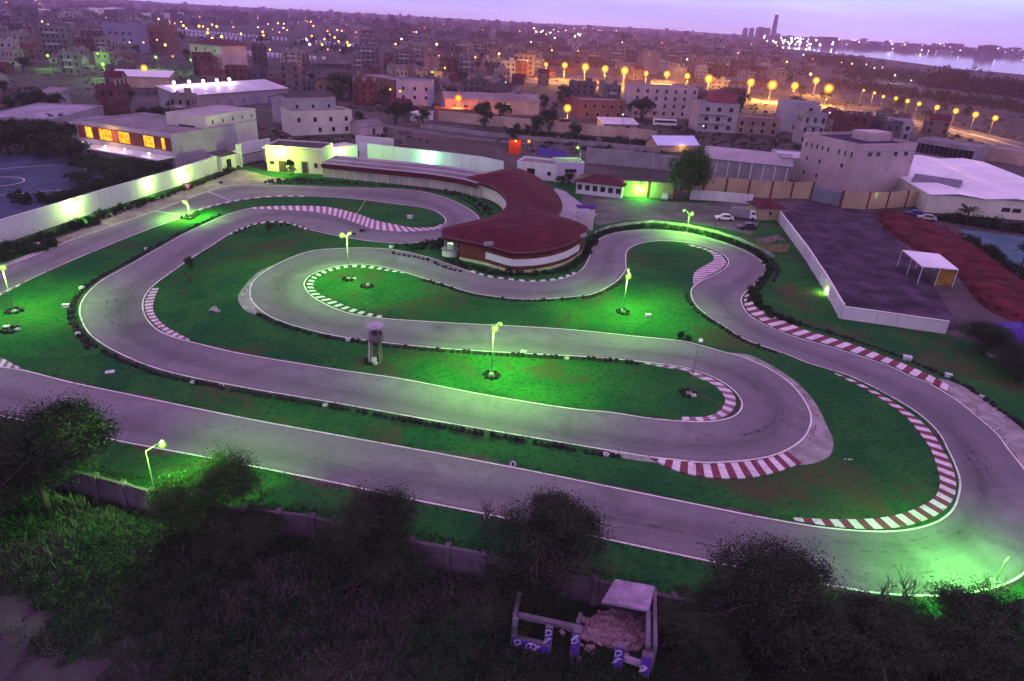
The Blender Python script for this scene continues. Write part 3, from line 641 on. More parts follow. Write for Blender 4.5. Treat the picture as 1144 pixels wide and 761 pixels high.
wall('low curved white kerb wall round the top loop', [(664,262),(682,254.5),(700,251),(730,248.5),(765,252.5),(800,260),(825,268),(845,277),(864,288)], .5, M('stained kerb wall', (.30,.29,.28), .3, .5, stain=.5), .3)
wall('tan panel wall with piers lit bright green', [(694,219),(722,220.5),(752,222.5)], 4.0, TANW, .25, piers=3, pm=BROWN)
wall('white roadside wall between the tree and the maroon hut', [(768,222.5),(800,224.5),(840,228)], 2.4, WHITEW, .25)
wall('tan panel wall with brown piers below the grey shed', [(760,214.5),(800,217),(860,221.5),(905,222)], 4.4, TANW, .25, piers=7, pm=BROWN)
wall('tan gate wall in front of the pink building', [(938,232),(965,234),(1000,232),(1030,230)], 4.2, TANW, .25, piers=5, pm=BROWN)
wall('grey blue screen wall between tan walls', [(906,224),(937,230.5)], 3.6, M('blue grey panels', (.16,.17,.21), .2), .2)
wall('white yard wall along the green verge by the S bend', [(866,243),(880,262),(900,290),(920,322),(938,355)], 2.3, WHITEW, .25, piers=9, cap=WHITEW)
wall('white yard wall facing the long kerb', [(939,356),(975,361),(1015,367),(1056,373)], 2.0, WHITEW, .25, cap=WHITEW)
wall('peach wall lit orange by the street lamp', [(490,135),(530,139),(570,143),(640,149.5),(700,155),(732,158)], 4.0, PEACH, .3, piers=14)
wall('grey block wall with pale posts right of the white houses', [(655,182),(700,186),(750,191),(785,195)], 4.6, GREYW, .3, piers=8, pm=PURW)
wall('low grey wall along the lane below the peach wall', [(470,143),(540,152),(600,158),(660,163),(735,170)], 1.6, GREYW, .3)
wall('near stained wall bordering the rough field', [(-200,484),(-60,518),(20,535),(103,553),(224,586),(345,600),(461,629),(523,640),(640,668),(740,691),(860,715),(1000,741),(1180,771)], 2.3, M('near stained boundary wall', (.095,.07,.098), .35, .3, stain=.5), .3, piers=38)
# ------------------------------------------------------------------ buildings
WM = {}
def win_mesh(w, h, glass, detail):
    k = (round(w, 2), round(h, 2), glass.name, detail)
    if k not in WM:
        if detail:
            mb = MB(); f = .09
            mb.box(-w/2 - f, -.07, -f, w/2 + f, .02, 0); mb.box(-w/2 - f, -.07, h, w/2 + f, .02, h + f)
            mb.box(-w/2 - f, -.07, .002, -w/2, .02, h - .002); mb.box(w/2, -.07, .002, w/2 + f, .02, h - .002)
            fr = mb.mesh('window', FRAMEM)
        else: fr = None
        mb = MB(); mb.box(-w/2 + .002, -.045, .002, w/2 - .002, .01, h - .002)
        WM[k] = (fr, mb.mesh('pane' if detail else 'window', glass))
    return WM[k]
def windows(t, W, D, face, n, z, w, h, u0=.1, u1=.9, glass=None, detail=True, y0=0, x0=0):
    fr, pane = win_mesh(w, h, glass or GLASS, detail)
    for k in range(n):
        u = (u0 + u1) / 2 if n == 1 else u0 + (u1 - u0) * k / (n - 1)
        loc, rz = {'F': ((x0 + u * W, y0, z), 0), 'L': ((x0, y0 + (1 - u) * D, z), -math.pi/2), 'R': ((x0 + W, y0 + u * D, z), math.pi/2), 'B': ((x0 + u * W, y0 + D, z), math.pi)}[face]
        if detail: o = put('window', fr, t, loc, rz); put('pane', pane, o)
        else: put('window', pane, t, loc, rz)
def block(t, x0, y0, x1, y1, z0, z1, wm, rm, roof='flat', par=.5, ov=.0, rise=1.5):
    mb = MB(); mb.box(x0, y0, z0, x1, y1, z1, bottom=False, top=(roof != 'flat')); mb.build('wall', wm, t)
    mb = MB()
    if roof == 'flat':
        th = .2; mb.box(x0 + .01, y0 + .01, z1 - .25, x1 - .01, y1 - .01, z1 - .02, 0, bottom=False)
        mb.build('roof', rm, t)
        if par:
            mb = MB(); e = .05; z2 = z1 + par
            mb.box(x0 - e, y0 - e, z1 + .002, x1 + e, y0 + th, z2); mb.box(x0 - e, y1 - th, z1 + .002, x1 + e, y1 + e, z2)
            mb.box(x0 - e, y0 + th, z1 + .002, x0 + th, y1 - th, z2); mb.box(x1 - th, y0 + th, z1 + .002, x1 + e, y1 - th, z2); mb.build('parapet', wm, t)
    elif roof == 'gable':      # ridge along x
        ym = (y0 + y1) / 2; a = ov; th = .12
        for s, ye in ((1, y0 - a), (-1, y1 + a)):
            ze = z1 - a * rise / ((y1 - y0) / 2) + .02
            P = [(x0 - a, ye, ze), (x1 + a, ye, ze), (x1 + a, ym, z1 + rise + .02), (x0 - a, ym, z1 + rise + .02)]
            Q = [(p[0], p[1], p[2] + th) for p in P]
            mb.face(Q); mb.face(P[::-1])
            for k in range(4): mb.face([P[k], P[(k+1) % 4], Q[(k+1) % 4], Q[k]])
        mb.build('roof', rm, t)
        mb = MB(); mb.face([(x0 + .01, y0, z1), (x0 + .01, y1, z1), (x0 + .01, ym, z1 + rise)]); mb.build('gable_end', wm, t); mb = MB(); mb.face([(x1 - .01, y0, z1), (x1 - .01, ym, z1 + rise), (x1 - .01, y1, z1)]); mb.build('gable_end', wm, t)
    elif roof == 'hip':
        a = ov; c = min(x1 - x0, y1 - y0) / 2; ym = (y0 + y1) / 2; z = z1 + .02
        P = [(x0-a,y0-a,z),(x1+a,y0-a,z),(x1+a,y1+a,z),(x0-a,y1+a,z)]; r0, r1 = (x0 + c, ym, z + rise), (x1 - c, ym, z + rise)
        mb.face([P[0], P[1], r1, r0]); mb.face([P[2], P[3], r0, r1]); mb.face([P[1], P[2], r1]); mb.face([P[3], P[0], r0]); mb.face([(p[0],p[1],z-.1) for p in P][::-1])
        for k in range(4):
            p, q = P[k], P[(k+1) % 4]; mb.face([(p[0],p[1],z-.1),(q[0],q[1],z-.1),q,p])
        mb.build('roof', rm, t)
    elif roof == 'shed':       # rises away from the front
        a = ov; P = [(x0-a,y0-a,z1+.03),(x1+a,y0-a,z1+.03),(x1+a,y1+a,z1+rise),(x0-a,y1+a,z1+rise)]; Q = [(p[0],p[1],p[2]+.12) for p in P]
        mb.face(Q); mb.face(P[::-1])
        for k in range(4): mb.face([P[k], P[(k+1) % 4], Q[(k+1) % 4], Q[k]])
        mb.build('roof', rm, t)
        mb = MB(); mb.face([(x0,y0,z1),(x0,y1,z1),(x0,y1,z1+rise-.02)]); mb.build('gable_end', wm, t); mb = MB(); mb.face([(x1,y1,z1),(x1,y0,z1),(x1,y1,z1+rise-.02)]); mb.face([(x1,y1,z1),(x1,y1,z1+rise-.02),(x0,y1,z1+rise-.02),(x0,y1,z1)]); mb.build('gable_end', wm, t)
FOOT = []
def house(name, label, cat, FL, FR, D, h, wm, rm, roof='flat', par=.5, ov=.3, rise=1.5, wins=(), group=None, detail=True):
    a, b = at(*FL), at(*FR); W = (b - a).length; rz = math.atan2(b.y - a.y, b.x - a.x)
    t = thing(name, label, cat, a, rz, group); t['W'] = W
    block(t, 0, 0, W, D, 0, h, wm, rm, roof, par, ov, rise)
    for w in wins:
        kw = w[7] if len(w) > 7 else {}
        windows(t, W, D, *w[:7], detail=kw.get('detail', detail), **{k: v for k, v in kw.items() if k != 'detail'})
    c = a + (b - a) * .5 + Vector((-math.sin(rz), math.cos(rz), 0)) * D / 2; FOOT.append((c.xy, max(W, D) * .62))
    return t, W
# ------------------------------------------------------------------ named buildings
# hall with glowing windows
t, W = house('banquet_hall', 'long hall with a row of glowing yellow windows between red brown panels', 'building', (92, 172), (197, 190), 22, 8.6, PURW, ROOFG, par=.4)
mb = MB(); mb.box(.5, -.12, 4.6, W - .5, -.003, 7.9); mb.build('cladding_band', BROWN, t)
for u0, u1 in ((.10, .17), (.25, .38), (.46, .57), (.72, .82), (.90, .93)):
    mb = MB(); mb.box(u0 * W, -.17, 4.9, u1 * W, -.123, 7.7); mb.build('window', WINLIT, t)
mb = MB(); mb.box(1, -5.5, 3.1, W, -.003, 3.4); mb.build('canopy', ROOFP, t)
for u in (.15, .4, .6, .85):
    mb = MB(); mb.ball((u * W, -3, 4.0), .25); mb.build('roof_lamp', B_WHITE, t); light((1, .85, .9), 260, (u * W, -3.4, 4.5), t)
light((1, .6, .1), 800, (W * .4, -2.0, 6.5), t); 
# block lit green beside it
t, W = house('function_block', 'tall pale block lit green with a row of slit windows near the top', 'building', (236, 180), (290, 167), 13, 11.5, CREAM, PURW, par=.3,
             wins=[('F', 5, 9.6, .5, .9, .12, .9), ('L', 1, 3.5, 5.2, 5.5, .5, .5, {'glass': VOID})])
mb = MB(); mb.box(-8, 1.0, 0, -.003, 12, 5.8); mb.build('annex', PINKW, t)
mb = MB(); mb.box(-8.3, .7, 5.803, -.003, 12.3, 6.1); mb.build('annex_roof', ROOFP, t)
mb = MB(); mb.box(.003, -.12, 8.6, W - .003, -.003, 8.85); mb.build('string_course', PURW, t)
# long shed with five white floods
t, W = house('flood_lit_shed', 'long lilac shed with five dazzling white floodlights along its roof', 'shed', (205, 124), (322, 113), 14, 5.5, PURW, ROOFP, 'shed', ov=.6, rise=2.6, wins=[('F', 6, .02, 2.2, 3.2, .3, .92, {'glass': M('violet shutter', (.2, .17, .3))})])
for u in (.13, .26, .385, .51, .63):
    mb = MB(); mb.smooth = True; mb.ball((u * W, 13.2, 9.1), .62); fl = mb.build('floodlight', B_WHITE, t)
    mb = MB(); mb.tube([(u * W, 13.8, 8.2), (u * W, 13.8, 9.8)], [.08, .06]); mb.build('flood_pole', POLE, t)
    light((1, .9, 1), 1300, (u * W, 12.2, 9.9), t)
# villa
t, W = house('two_storey_villa', 'cream two-storey villa with a set-back upper floor behind the gatehouse', 'villa', (327, 152), (394, 149), 11, 7.2, CREAM, ROOFG, par=.7,
             wins=[('F', 4, 4.4, 1.1, 1.4, .12, .9), ('F', 3, 1.0, 1.1, 1.4, .45, .9), ('R', 2, 4.4, 1, 1.3, .3, .7)])
mb = MB(); mb.box(.01, -.1, 3.45, W - .01, -.003, 3.7); mb.build('string_course', WHITEW, t)
block(t, .5, 4, W - 4, 10.6, 7.25, 10.6, PURW, ROOFG, par=.4); windows(t, W - 4, 6, 'F', 3, 8.3, 1.0, 1.2, .2, .85, y0=4)
t2, W = house('villa_annex', 'grey house with a jumbled roof just behind the cream villa', 'house', (326, 140), (376, 134), 10, 9, PURW, ROOFD, 'gable', rise=1.4)
# gatehouse
t, W = house('gatehouse', 'low white gatehouse with a dark flat roof lit yellow green', 'gatehouse', (299, 191), (361, 195), 9.5, 6.4, CREAM, ROOFD, par=.3,
             wins=[('F', 1, .02, 2.0, 2.9, .28, .28, {'glass': DOORM}), ('F', 1, .02, 1.6, 3.0, .68, .68, {'glass': DOORM}), ('F', 1, 1.9, 1.2, .8, .1, .1), ('F', 1, 1.6, .9, 1.2, .88, .88)])
mb = MB(); mb.box(-.6, -.7, 6.1, W + .4, -.003, 6.25); mb.build('eave', WHITEW, t)
t, W = house('kiosk_canopy', 'dark-roofed open canopy beside the gatehouse', 'canopy', (362, 196), (386, 198), 5, 2.6, CREAM, ROOFD, 'hip', ov=.8, rise=.9)
t, W = house('white_link_block', 'small white block with a slanted green lit side behind the canopy', 'building', (372, 186), (400, 181), 5, 4.6, WHITEW, WHITEW, par=.3)
# gate
wall('white wall piece with the barred gate, joining the long white wall to the gatehouse', [(266,185),(280,181),(303,176.5)], 5.4, WHITEW, .3, cap=WHITEW)
house('gate_lodge', 'tiny white lodge with a dark opening against the end of the long white wall', 'lodge', (249, 192), (264, 188), 3, 3.8, WHITEW, ROOFD, 'shed', ov=.4, rise=.7, wins=[('F', 1, .6, 1.8, 2.2, .5, .5, {'glass': VOID})])
g0, g1 = at(270, 186.5), at(296, 180.5); d = g1 - g0; L = d.length
t = thing('barred_gate', 'dark barred gate between the long white wall and the gatehouse', 'gate', g0, math.atan2(d.y, d.x))
mb = MB(); [mb.box(x * L / 16 - .06, -.05, .1, x * L / 16 + .06, .05, 2.9) for x in range(1, 16)]; mb.build('bars', DOORM, t)
mb = MB(); mb.box(0, -.08, 2.9, L, .08, 3.1); mb.box(0, -.08, .05, L, .08, .2); mb.build('gate_frame', DOORM, t)
mb = MB(); mb.box(-.3, -.3, 0, .1, .3, 3.4); mb.build('gate_post', WHITEW, t); mb = MB(); mb.box(L - .1, -.3, 0, L + .3, .3, 3.4); mb.build('gate_post', WHITEW, t)
# ------------------------------------------------------------------ grandstand block and clubhouse
fl = catmull(px([(362, 197.5), (415, 203), (481, 210), (520, 216.5), (536, 221)]), 1.0)
gs = thing('grandstand', 'long low grandstand building with a maroon fascia facing the track', 'grandstand')
def vstrip(P, z0, z1, mb, mi=0, off=0):
    Q = offset(P, off)
    for a, b in zip(Q, Q[1:]): mb.face([(a.x, a.y, z0), (b.x, b.y, z0), (b.x, b.y, z1), (a.x, a.y, z1)], mi)
mb = MB(); vstrip(fl, 0, 2.7, mb); vstrip([fl[0] + Vector((1, 7, 0)), fl[0]], 0, 2.7, mb); mb.build('wall', M('cream grandstand wall', (.40, .37, .32), .2, .2, stain=.4), gs)
mb = MB(); vstrip(fl, 2.4, 3.6, mb, 0, -1.0)
Q0, Q1 = offset(fl, -1.0), offset(fl, -.8)
for i in range(len(fl) - 1): mb.face([(Q0[i].x, Q0[i].y, 2.4), (Q1[i].x, Q1[i].y, 2.4), (Q1[i+1].x, Q1[i+1].y, 2.4), (Q0[i+1].x, Q0[i+1].y, 2.4)])
mb.build('fascia', MAROON, gs)
for k in range(5):
    mb = MB(); w0, w1 = -1.0 + k * 1.8, .8 + k * 1.8; z = 3.6 + k * .16
    Q0, Q1 = offset(fl, w0), offset(fl, w1)
    for i in range(len(fl) - 1):
        mb.face([(Q0[i].x, Q0[i].y, z), (Q0[i+1].x, Q0[i+1].y, z), (Q1[i+1].x, Q1[i+1].y, z), (Q1[i].x, Q1[i].y, z)])
        if k: mb.face([(Q0[i].x, Q0[i].y, z - .16), (Q0[i+1].x, Q0[i+1].y, z - .16), (Q0[i+1].x, Q0[i+1].y, z), (Q0[i].x, Q0[i].y, z)])
    mb.build('roof_tier', ROOFG if k % 2 else PURW, gs)
for x in resample(fl, 16):
    mb = MB(); mb.tube([(x.x, x.y - .6, 0), (x.x, x.y - .6, 2.4)], [.08, .08], 6); mb.build('column', WHITEW, gs)
EZ = 3.8
OUT = [(520,198),(545,193),(564,189),(578.5,188.5),(597,196),(614,208.5),(624.6,220),(628,231),(625,237),(622.5,241),(640,246),(656,254.5),(654,260),(646,267),(632,274),(614,279),(596,281.5),(573,282),(560,279),(543,274),(526,270.5),(513,268),(499,265),(493,260),(495,255.5),(503,252.5),(528,247),(549,242),(561,236),(566,228.7),(564,220),(553,210),(538.7,204.6)]
OW = catmull(px(OUT + [OUT[0]], EZ), .9)[:-1]
ch = thing('clubhouse', 'round clubhouse with a sweeping maroon roof at the centre of the circuit', 'clubhouse', at(580, 260))
ch.location = (0, 0, 0)
def dist_edge(p):
    best = 1e9
    for i in range(len(OW)):
        a, b = OW[i], OW[(i + 1) % len(OW)]; ab = (b - a).xy; t_ = max(0, min(1, (p - a.xy).dot(ab) / max(1e-9, ab.length_squared)))
        best = min(best, (p - a.xy - ab * t_).length)
    return best
xs = [p.x for p in OW]; ys = [p.y for p in OW]; grid = []
x = min(xs)
while x < max(xs):
    y = min(ys)
    while y < max(ys):
        q = Vector((x + rng.uniform(-.1, .1), y + rng.uniform(-.1, .1)))
        if inside(q, OW) and dist_edge(q) > .5: grid.append(q)
        y += 1.1
    x += 1.1
n0 = len(OW)
vs, es, fs, *_ = delaunay_2d_cdt([p.xy for p in OW] + grid, [], [list(range(n0))], 1, 1e-4)
me = bpy.data.meshes.new('roof')
me.from_pydata([(v.x, v.y, EZ + .05 + min(dist_edge(v), 6) * .26 + .05 * noise.noise(Vector((v.x * .4, v.y * .4, 0)))) for v in vs], [], [tuple(f) for f in fs]); m, nt, out = newmat('clubhouse roof sheets'); a = tex(nt, .5, 6, .7, dist=.8); b = tex(nt, 5, 4, .7); wv = nt.nodes.new('ShaderNodeTexWave'); gm_ = nt.nodes.new('ShaderNodeNewGeometry'); nt.links.new(gm_.outputs['Position'], wv.inputs['Vector']); wv.inputs['Scale'].default_value = .55; wv.inputs['Distortion'].default_value = .4; wv.bands_direction = 'DIAGONAL'
c = mixc(nt, ramp(nt, a, .32, .7), (.050, .007, .016), (.098, .018, .032)); c = mixc(nt, ramp(nt, b, .58, .8), c, (.034, .008, .014)); c = mixc(nt, ramp(nt, wv.outputs['Fac'], .90, .99), c, (.028, .006, .010)); p_ = tex(nt, .18, 4, .6); c = mixc(nt, ramp(nt, p_, .60, .75), c, (.115, .045, .058))
finish(nt, out, c, .9, .06, b, .5, .05); me.materials.append(m); put('roof', me, ch)
mb = MB(); R_ = OW + [OW[0]]; vstrip(R_, EZ - .7, EZ + .05, mb); mb.build('fascia', MAROON, ch)
cx_ = sum(xs) / n0; cy_ = sum(ys) / n0
gp_ = OW + [OW[0]]; mb = MB(); mb.smooth = True; mb.tube([Vector((p.x, p.y, EZ - .02)) + (Vector((p.x - cx_, p.y - cy_, 0)).normalized() * .06) for p in gp_], [.09] * len(gp_), 6); mb.build('gutter', M('dull gutter metal', (.15, .09, .10), .3, 1), ch)
for q_, r_z in (((546, 271), .4), ((652, 262), .9)):
    h_ = at(*q_, EZ + .9); mb = MB(); mb.box(-.8, -.18, -.5, .8, .18, .12, mat=Matrix.Translation(h_) @ Matrix.Rotation(r_z, 4, 'Z')); mb.build('roof_hatch', PURW, ch)
for k_ in range(9):
    q_ = at(505 + 17 * k_, 258 + 5 * math.sin(k_), EZ + 1.6); mb = MB(); e_ = OW[min(range(n0), key=lambda i: (OW[i] - at(500 + 19.5 * k_, 275 + 8 * math.sin(k_ * .4), EZ)).length)]
    m_ = Vector((e_.x, e_.y, EZ + .08)); c0_ = Vector((at(572, 256, EZ).x, at(572, 256, EZ).y, EZ + 1.68)); mb.tube([m_, m_.lerp(c0_, .45) + Vector((0, 0, .42)), c0_], [.07] * 3, 5); mb.build('ridge_cap', MAROON, ch)
# front wall stack
FP = catmull(px([(493,260),(499,265),(513,268),(526,270.5),(543,274),(560,279),(573,282),(596,281.5),(614,279),(632,274),(646,267),(654,260),(656,254.5)], EZ), .8)
i0 = min(range(len(FP)), key=lambda i: (FP[i] - at(541, 273.7, EZ)).length); i1 = min(range(len(FP)), key=lambda i: (FP[i] - at(650, 264, EZ)).length); i00 = min(range(len(FP)), key=lambda i: (FP[i] - at(512, 268, EZ)).length)
FW_ = FP[i00:]
mb = MB(); vstrip(FW_, .55, 3.2, mb, 0, .25); vstrip([FW_[0] + Vector((.1, 6, 0)), offset(FW_, .25)[0]], .55, 3.2, mb); mb.build('front_wall', BROWN, ch)
mb = MB(); vstrip(FP[i0:i1], 1.35, 2.5, mb, 0, -.06); P_ = offset(FP[i0:i1], -.06); Q_ = offset(FP[i0:i1], .24)
for i in range(len(P_) - 1): mb.face([(P_[i].x, P_[i].y, 2.5), (P_[i+1].x, P_[i+1].y, 2.5), (Q_[i+1].x, Q_[i+1].y, 2.5), (Q_[i].x, Q_[i].y, 2.5)])
mb.build('white_band', M('pale green white band', (.60, .64, .58), .1, .4), ch)
mb = MB(); vstrip(FW_, 0, .55, mb, 0, .2); mb.build('plinth', M('cream plinth', (.5, .45, .32), .25, .5), ch)
light((.85, 1, .45), 160, (at(600, 300).x, at(600, 300).y - .6, .9)); 
IA = catmull(px([(480,203),(509,204),(538.7,206.6),(553,212),(564,222),(566.5,231)], 3.2), .6)
mb = MB(); vstrip(IA[len(IA)//3:], 0, 3.05, mb, 0, .35); mb.build('inner_wall', M('white inner arc wall', (.6, .6, .5), .15, .3), ch)
light((.85, 1, .5), 700, (at(545, 222).x, at(545, 222).y, 2.4))
BW = catmull(px([(622.5,241),(625,237),(628,231),(624.6,220),(614,208.5),(597,196),(578.5,188.5),(564,189)], EZ), 1); mb = MB(); vstrip(BW, 0, 3.2, mb, 0, .5); mb.build('rear_wall', WHITEW, ch)
# kiosk at its left tip
k_ = at(503, 285); t = thing('round_kiosk', 'white round kiosk under the left tip of the clubhouse roof', 'kiosk', k_)
mb = MB(); mb.smooth = True; mb.lathe([(1.5, 0), (1.5, 1.1)], 20); mb.build('counter_wall', WHITEW, t)
mb = MB(); mb.lathe([(1.65, 1.1), (1.65, 1.22), (.02, 1.22)], 20); mb.build('counter_top', CONC, t)
for a_ in (.6, 2.2, 3.8, 5.4):
    mb = MB(); mb.tube([(1.2 * math.cos(a_), 1.2 * math.sin(a_), 1.22), (1.2 * math.cos(a_), 1.2 * math.sin(a_), 3.0)], [.06, .06], 6); mb.build('column', WHITEW, t)
mb = MB(); mb.box(-.5, -.5, 1.225, .5, .5, 2.2); mb.build('cabinet', M('pale cabinet', (.5, .6, .5), .3, 2), t)
light((.7, 1, .6), 60, (k_.x, k_.y, 2.8))
# white pointed wall right of the clubhouse
P0, P1, P2 = at(642, 252), at(662, 257), at(664, 230)
w0, w1 = at(642, 252), at(661, 258); d = (w1 - w0); n_ = Vector((-d.y, d.x, 0)).normalized() * .25
t = thing('slanted_wall', 'white wall rising to a point beside the clubhouse, above the track', 'wall')
mb = MB(); h1 = 4.6; A = [w0, w1, w1 + Vector((0, 0, h1)), w0 + Vector((0, 0, .8))]; B_ = [p + n_ for p in A]
mb.face(A); mb.face(B_[::-1]); [mb.face([A[k], B_[k], B_[(k+1) % 4], A[(k+1) % 4]]) for k in range(4)]; mb.build('panel', WHITEW, t)
tp = at(655, 231, 2.6); t = thing('violet_awning', 'violet awning on two posts behind the white pointed wall', 'awning', (tp.x, tp.y, 0), .1)
mb = MB(); mb.box(-2.2, -1.3, 2.5, 2.2, 1.6, 2.62); mb.build('cover', M('violet canvas', (.06, .02, .16), .2), t)
for sx in (-2, 2):
    mb = MB(); mb.tube([(sx, 0, 0), (sx, 0, 2.5)], [.06, .06], 6); mb.build('post', POLE, t)
sheet('terrace', px([(612,243),(634,252),(648,252),(668,240),(650,228),(632,214),(620,210)]), .016, M('lilac paved terrace', (.30, .27, .32), .2, .3))
# ------------------------------------------------------------------ houses behind the clubhouse
house('flat_roofed_house', 'low white flat-roofed house with a dark doorway behind the clubhouse', 'house', (577, 198), (622, 203), 8, 4.0, WHITEW, ROOFG, par=.5, wins=[('F', 1, .02, 2.2, 2.8, .35, .35, {'glass': VOID}), ('F', 1, 1.4, 1, 1, .8, .8)])
house('lilac_house', 'small lilac house with a long dark window beside the white flat-roofed house', 'house', (622, 203.5), (651, 204), 7, 5.0, M('lilac render', (.42, .36, .46), .15, .2), ROOFG, par=.4, wins=[('F', 1, 2.6, 3.2, 1.0, .5, .5)])
t, W = house('tiled_bungalow', 'white bungalow with a maroon tiled roof beside the glaring green wall', 'house', (643, 216), (694, 222), 8, 3.2, WHITEW, MAROON, 'hip', ov=.7, rise=1.5, wins=[('F', 6, 1.1, 1.2, 1.3, .08, .92)])
t = thing('blue_tarp_shelter', 'dark blue violet tarp shelter in front of the grey wall', 'shelter', at(598, 186), .0)
mb = MB(); a_, b_ = at(600, 172, 3), at(636, 177, 3); o_ = t.location
mb.face([at(598,173,3.1)-o_, at(634,178,3.1)-o_, at(632,168,3.6)-o_, at(604,164,3.6)-o_]); mb.face([at(598,173,3.0)-o_, at(634,178,3.0)-o_, at(634,178,3.1)-o_, at(598,173,3.1)-o_]); mb.build('cover', M('blue violet tarp', (.035, .02, .16), .3), t)
for q in ((598,173),(634,178),(632,168),(604,164)):
    c_ = at(*q, 3.0) - o_; mb = MB(); mb.tube([(c_.x, c_.y, 0), (c_.x, c_.y, 3.0)], [.06, .06], 6); mb.build('post', POLE, t)
t, W = house('red_kiosk', 'small kiosk glowing red orange behind the clubhouse roof', 'kiosk', (568, 172), (581, 173), 3, 4.2, M('red kiosk panels', (.55, .06, .02), .2), MAROON, par=.2); light((1, .35, .05), 250, (W * .6, -1.6, 4.6), t)
mb = MB(); mb.ball((W * .6, -.7, 4.3), .3); mb.build('lamp', B_ORA, t)
# grey shed with posts, blue white shed, other sheds
t, W = house('grey_shed', 'long grey shed with white posts along its front below the unfinished blocks', 'shed', (782, 196), (880, 207), 15, 5.2, GREYW, PURW, 'shed', ov=.5, rise=1.2)
for k in range(8):
    mb = MB(); x_ = W * (.04 + .92 * k / 7); mb.box(x_ - .14, -.5, 0, x_ + .14, -.22, 4.9); mb.build('post', WHITEW, t)
house('pale_roofed_annex', 'pale flat-roofed annex between the grey shed and the pink building', 'building', (868, 200), (906, 203), 15, 6.2, PURW, ROOFP, par=.3)
t, W = house('blue_white_shed', 'shed with a bright pale blue roof and an orange lit front', 'shed', (734, 170), (778, 170), 9, 2.6, PEACH, M('pale blue roofing', (.52, .55, .78), .08, .2, .5, stain=.1), 'gable', ov=.6, rise=2.2); light((1, .55, .1), 300, (W * .6, -1.5, 2.4), t)
house('lilac_roofed_shed', 'low shed with a pale lilac roof behind the peach wall', 'shed', (673, 146), (712, 147), 8, 2.6, GREYW, ROOFP, 'shed', ov=.4, rise=1.6, wins=[('F', 2, .6, 2.2, 1.5, .35, .7)])
house('long_low_hall', 'long low grey hall with a lit window behind the orange street lamp', 'hall', (497, 126), (602, 129), 20, 6.0, GREYW, ROOFG, 'gable', ov=.5, rise=2, wins=[('F', 1, 2, 5, 2.6, .62, .62, {'glass': E('dim lit window', (.8, .9, .5), .5)}), ('F', 4, 2.4, 1.6, 1.2, .1, .45)])
house('red_lit_wall_house', 'low brick outbuilding lit red beside the lone orange street lamp', 'outbuilding', (486, 132), (545, 134), 6, 3.6, BRICK, ROOFD, par=.3, wins=[('F', 2, .02, 2.2, 2, .55, .9, {'glass': VOID})])
house('white_cabin', 'small white cabin with a pale flat roof beside the waste ground', 'cabin', (465, 136), (484, 134), 5, 3.2, M('bright white cabin', (.6, .58, .66), .08), ROOFW, par=.15)
house('gabled_cottage', 'small pinkish gabled cottage with a dark door right of the cream villa', 'cottage', (402, 152), (428, 150), 7, 3.2, PINKW, ROOFG, 'gable', ov=.3, rise=1.5, wins=[('F', 1, .02, 1.2, 2.2, .6, .6, {'glass': DOORM})])
house('grey_apartment_block', 'grey violet apartment block with dark windows above the waste ground', 'apartment block', (443, 117), (482, 119), 14, 10.5, M('violet grey render', (.27, .26, .36), .15, .2), ROOFG, wins=[('F', 3, 6.8, 1.4, 1.5, .2, .85), ('F', 3, 2.9, 1.4, 1.5, .2, .85)])
house('brick_row', 'row of unfinished red brick houses above the peach wall', 'house', (648, 132), (697, 133), 12, 7.5, BRICK, ROOFG, par=.6, wins=[('F', 5, 4.4, 1.5, 1.7, .1, .9, {'glass': VOID}), ('F', 4, .8, 1.5, 1.8, .15, .85, {'glass': VOID})])
house('orange_lit_apartments', 'pale apartment block lit orange beneath the boulevard lamps', 'apartment block', (705, 131), (775, 133), 14, 13.5, PINKW, ROOFG, wins=[('F', 7, z, 1.3, 1.6, .06, .95) for z in (1.2, 4.6, 8.0, 11.2)])
t, W = house('unfinished_block', 'unfinished lilac concrete block with a red brick storey on its roof', 'apartment block', (778, 147), (821, 149), 13, 11.5, PURW, ROOFG, par=.3, wins=[('F', 3, z, 1.7, 1.7, .2, .8, {'glass': VOID}) for z in (1.2, 4.6, 8.4)])
block(t, W * .35, 3, W - .5, 12, 11.6, 15.2, M('red plastered storey', (.24, .06, .08), .2), MAROON, par=.2)
for z in (3.7, 7.3): 
    mb = MB(); mb.box(-.1, -1.2, z, W * .7, -.003, z + .25); mb.build('balcony_slab', CONC, t)
t, W = house('raw_concrete_block', 'raw concrete block with black window holes left of the pink building', 'apartment block', (868, 147), (908, 150), 12, 12.5, PURW, ROOFG, par=.4, wins=[('F', 2, 1.4, 1.7, 1.7, .45, .75, {'glass': VOID}), ('F', 2, 5.2, 1.7, 1.9, .5, .78, {'glass': VOID}), ('F', 1, 9.2, 1.7, 1.6, .8, .8, {'glass': VOID})])
house('low_brick_terrace', 'low brick terrace between the two concrete blocks', 'house', (821, 149), (868, 152), 10, 6.5, M('brown brick', (.24, .15, .13), .25, .3), ROOFG, wins=[('F', 4, 3.6, 1.5, 1.7, .12, .88, {'glass': VOID}), ('F', 4, .6, 1.4, 1.8, .12, .88)])
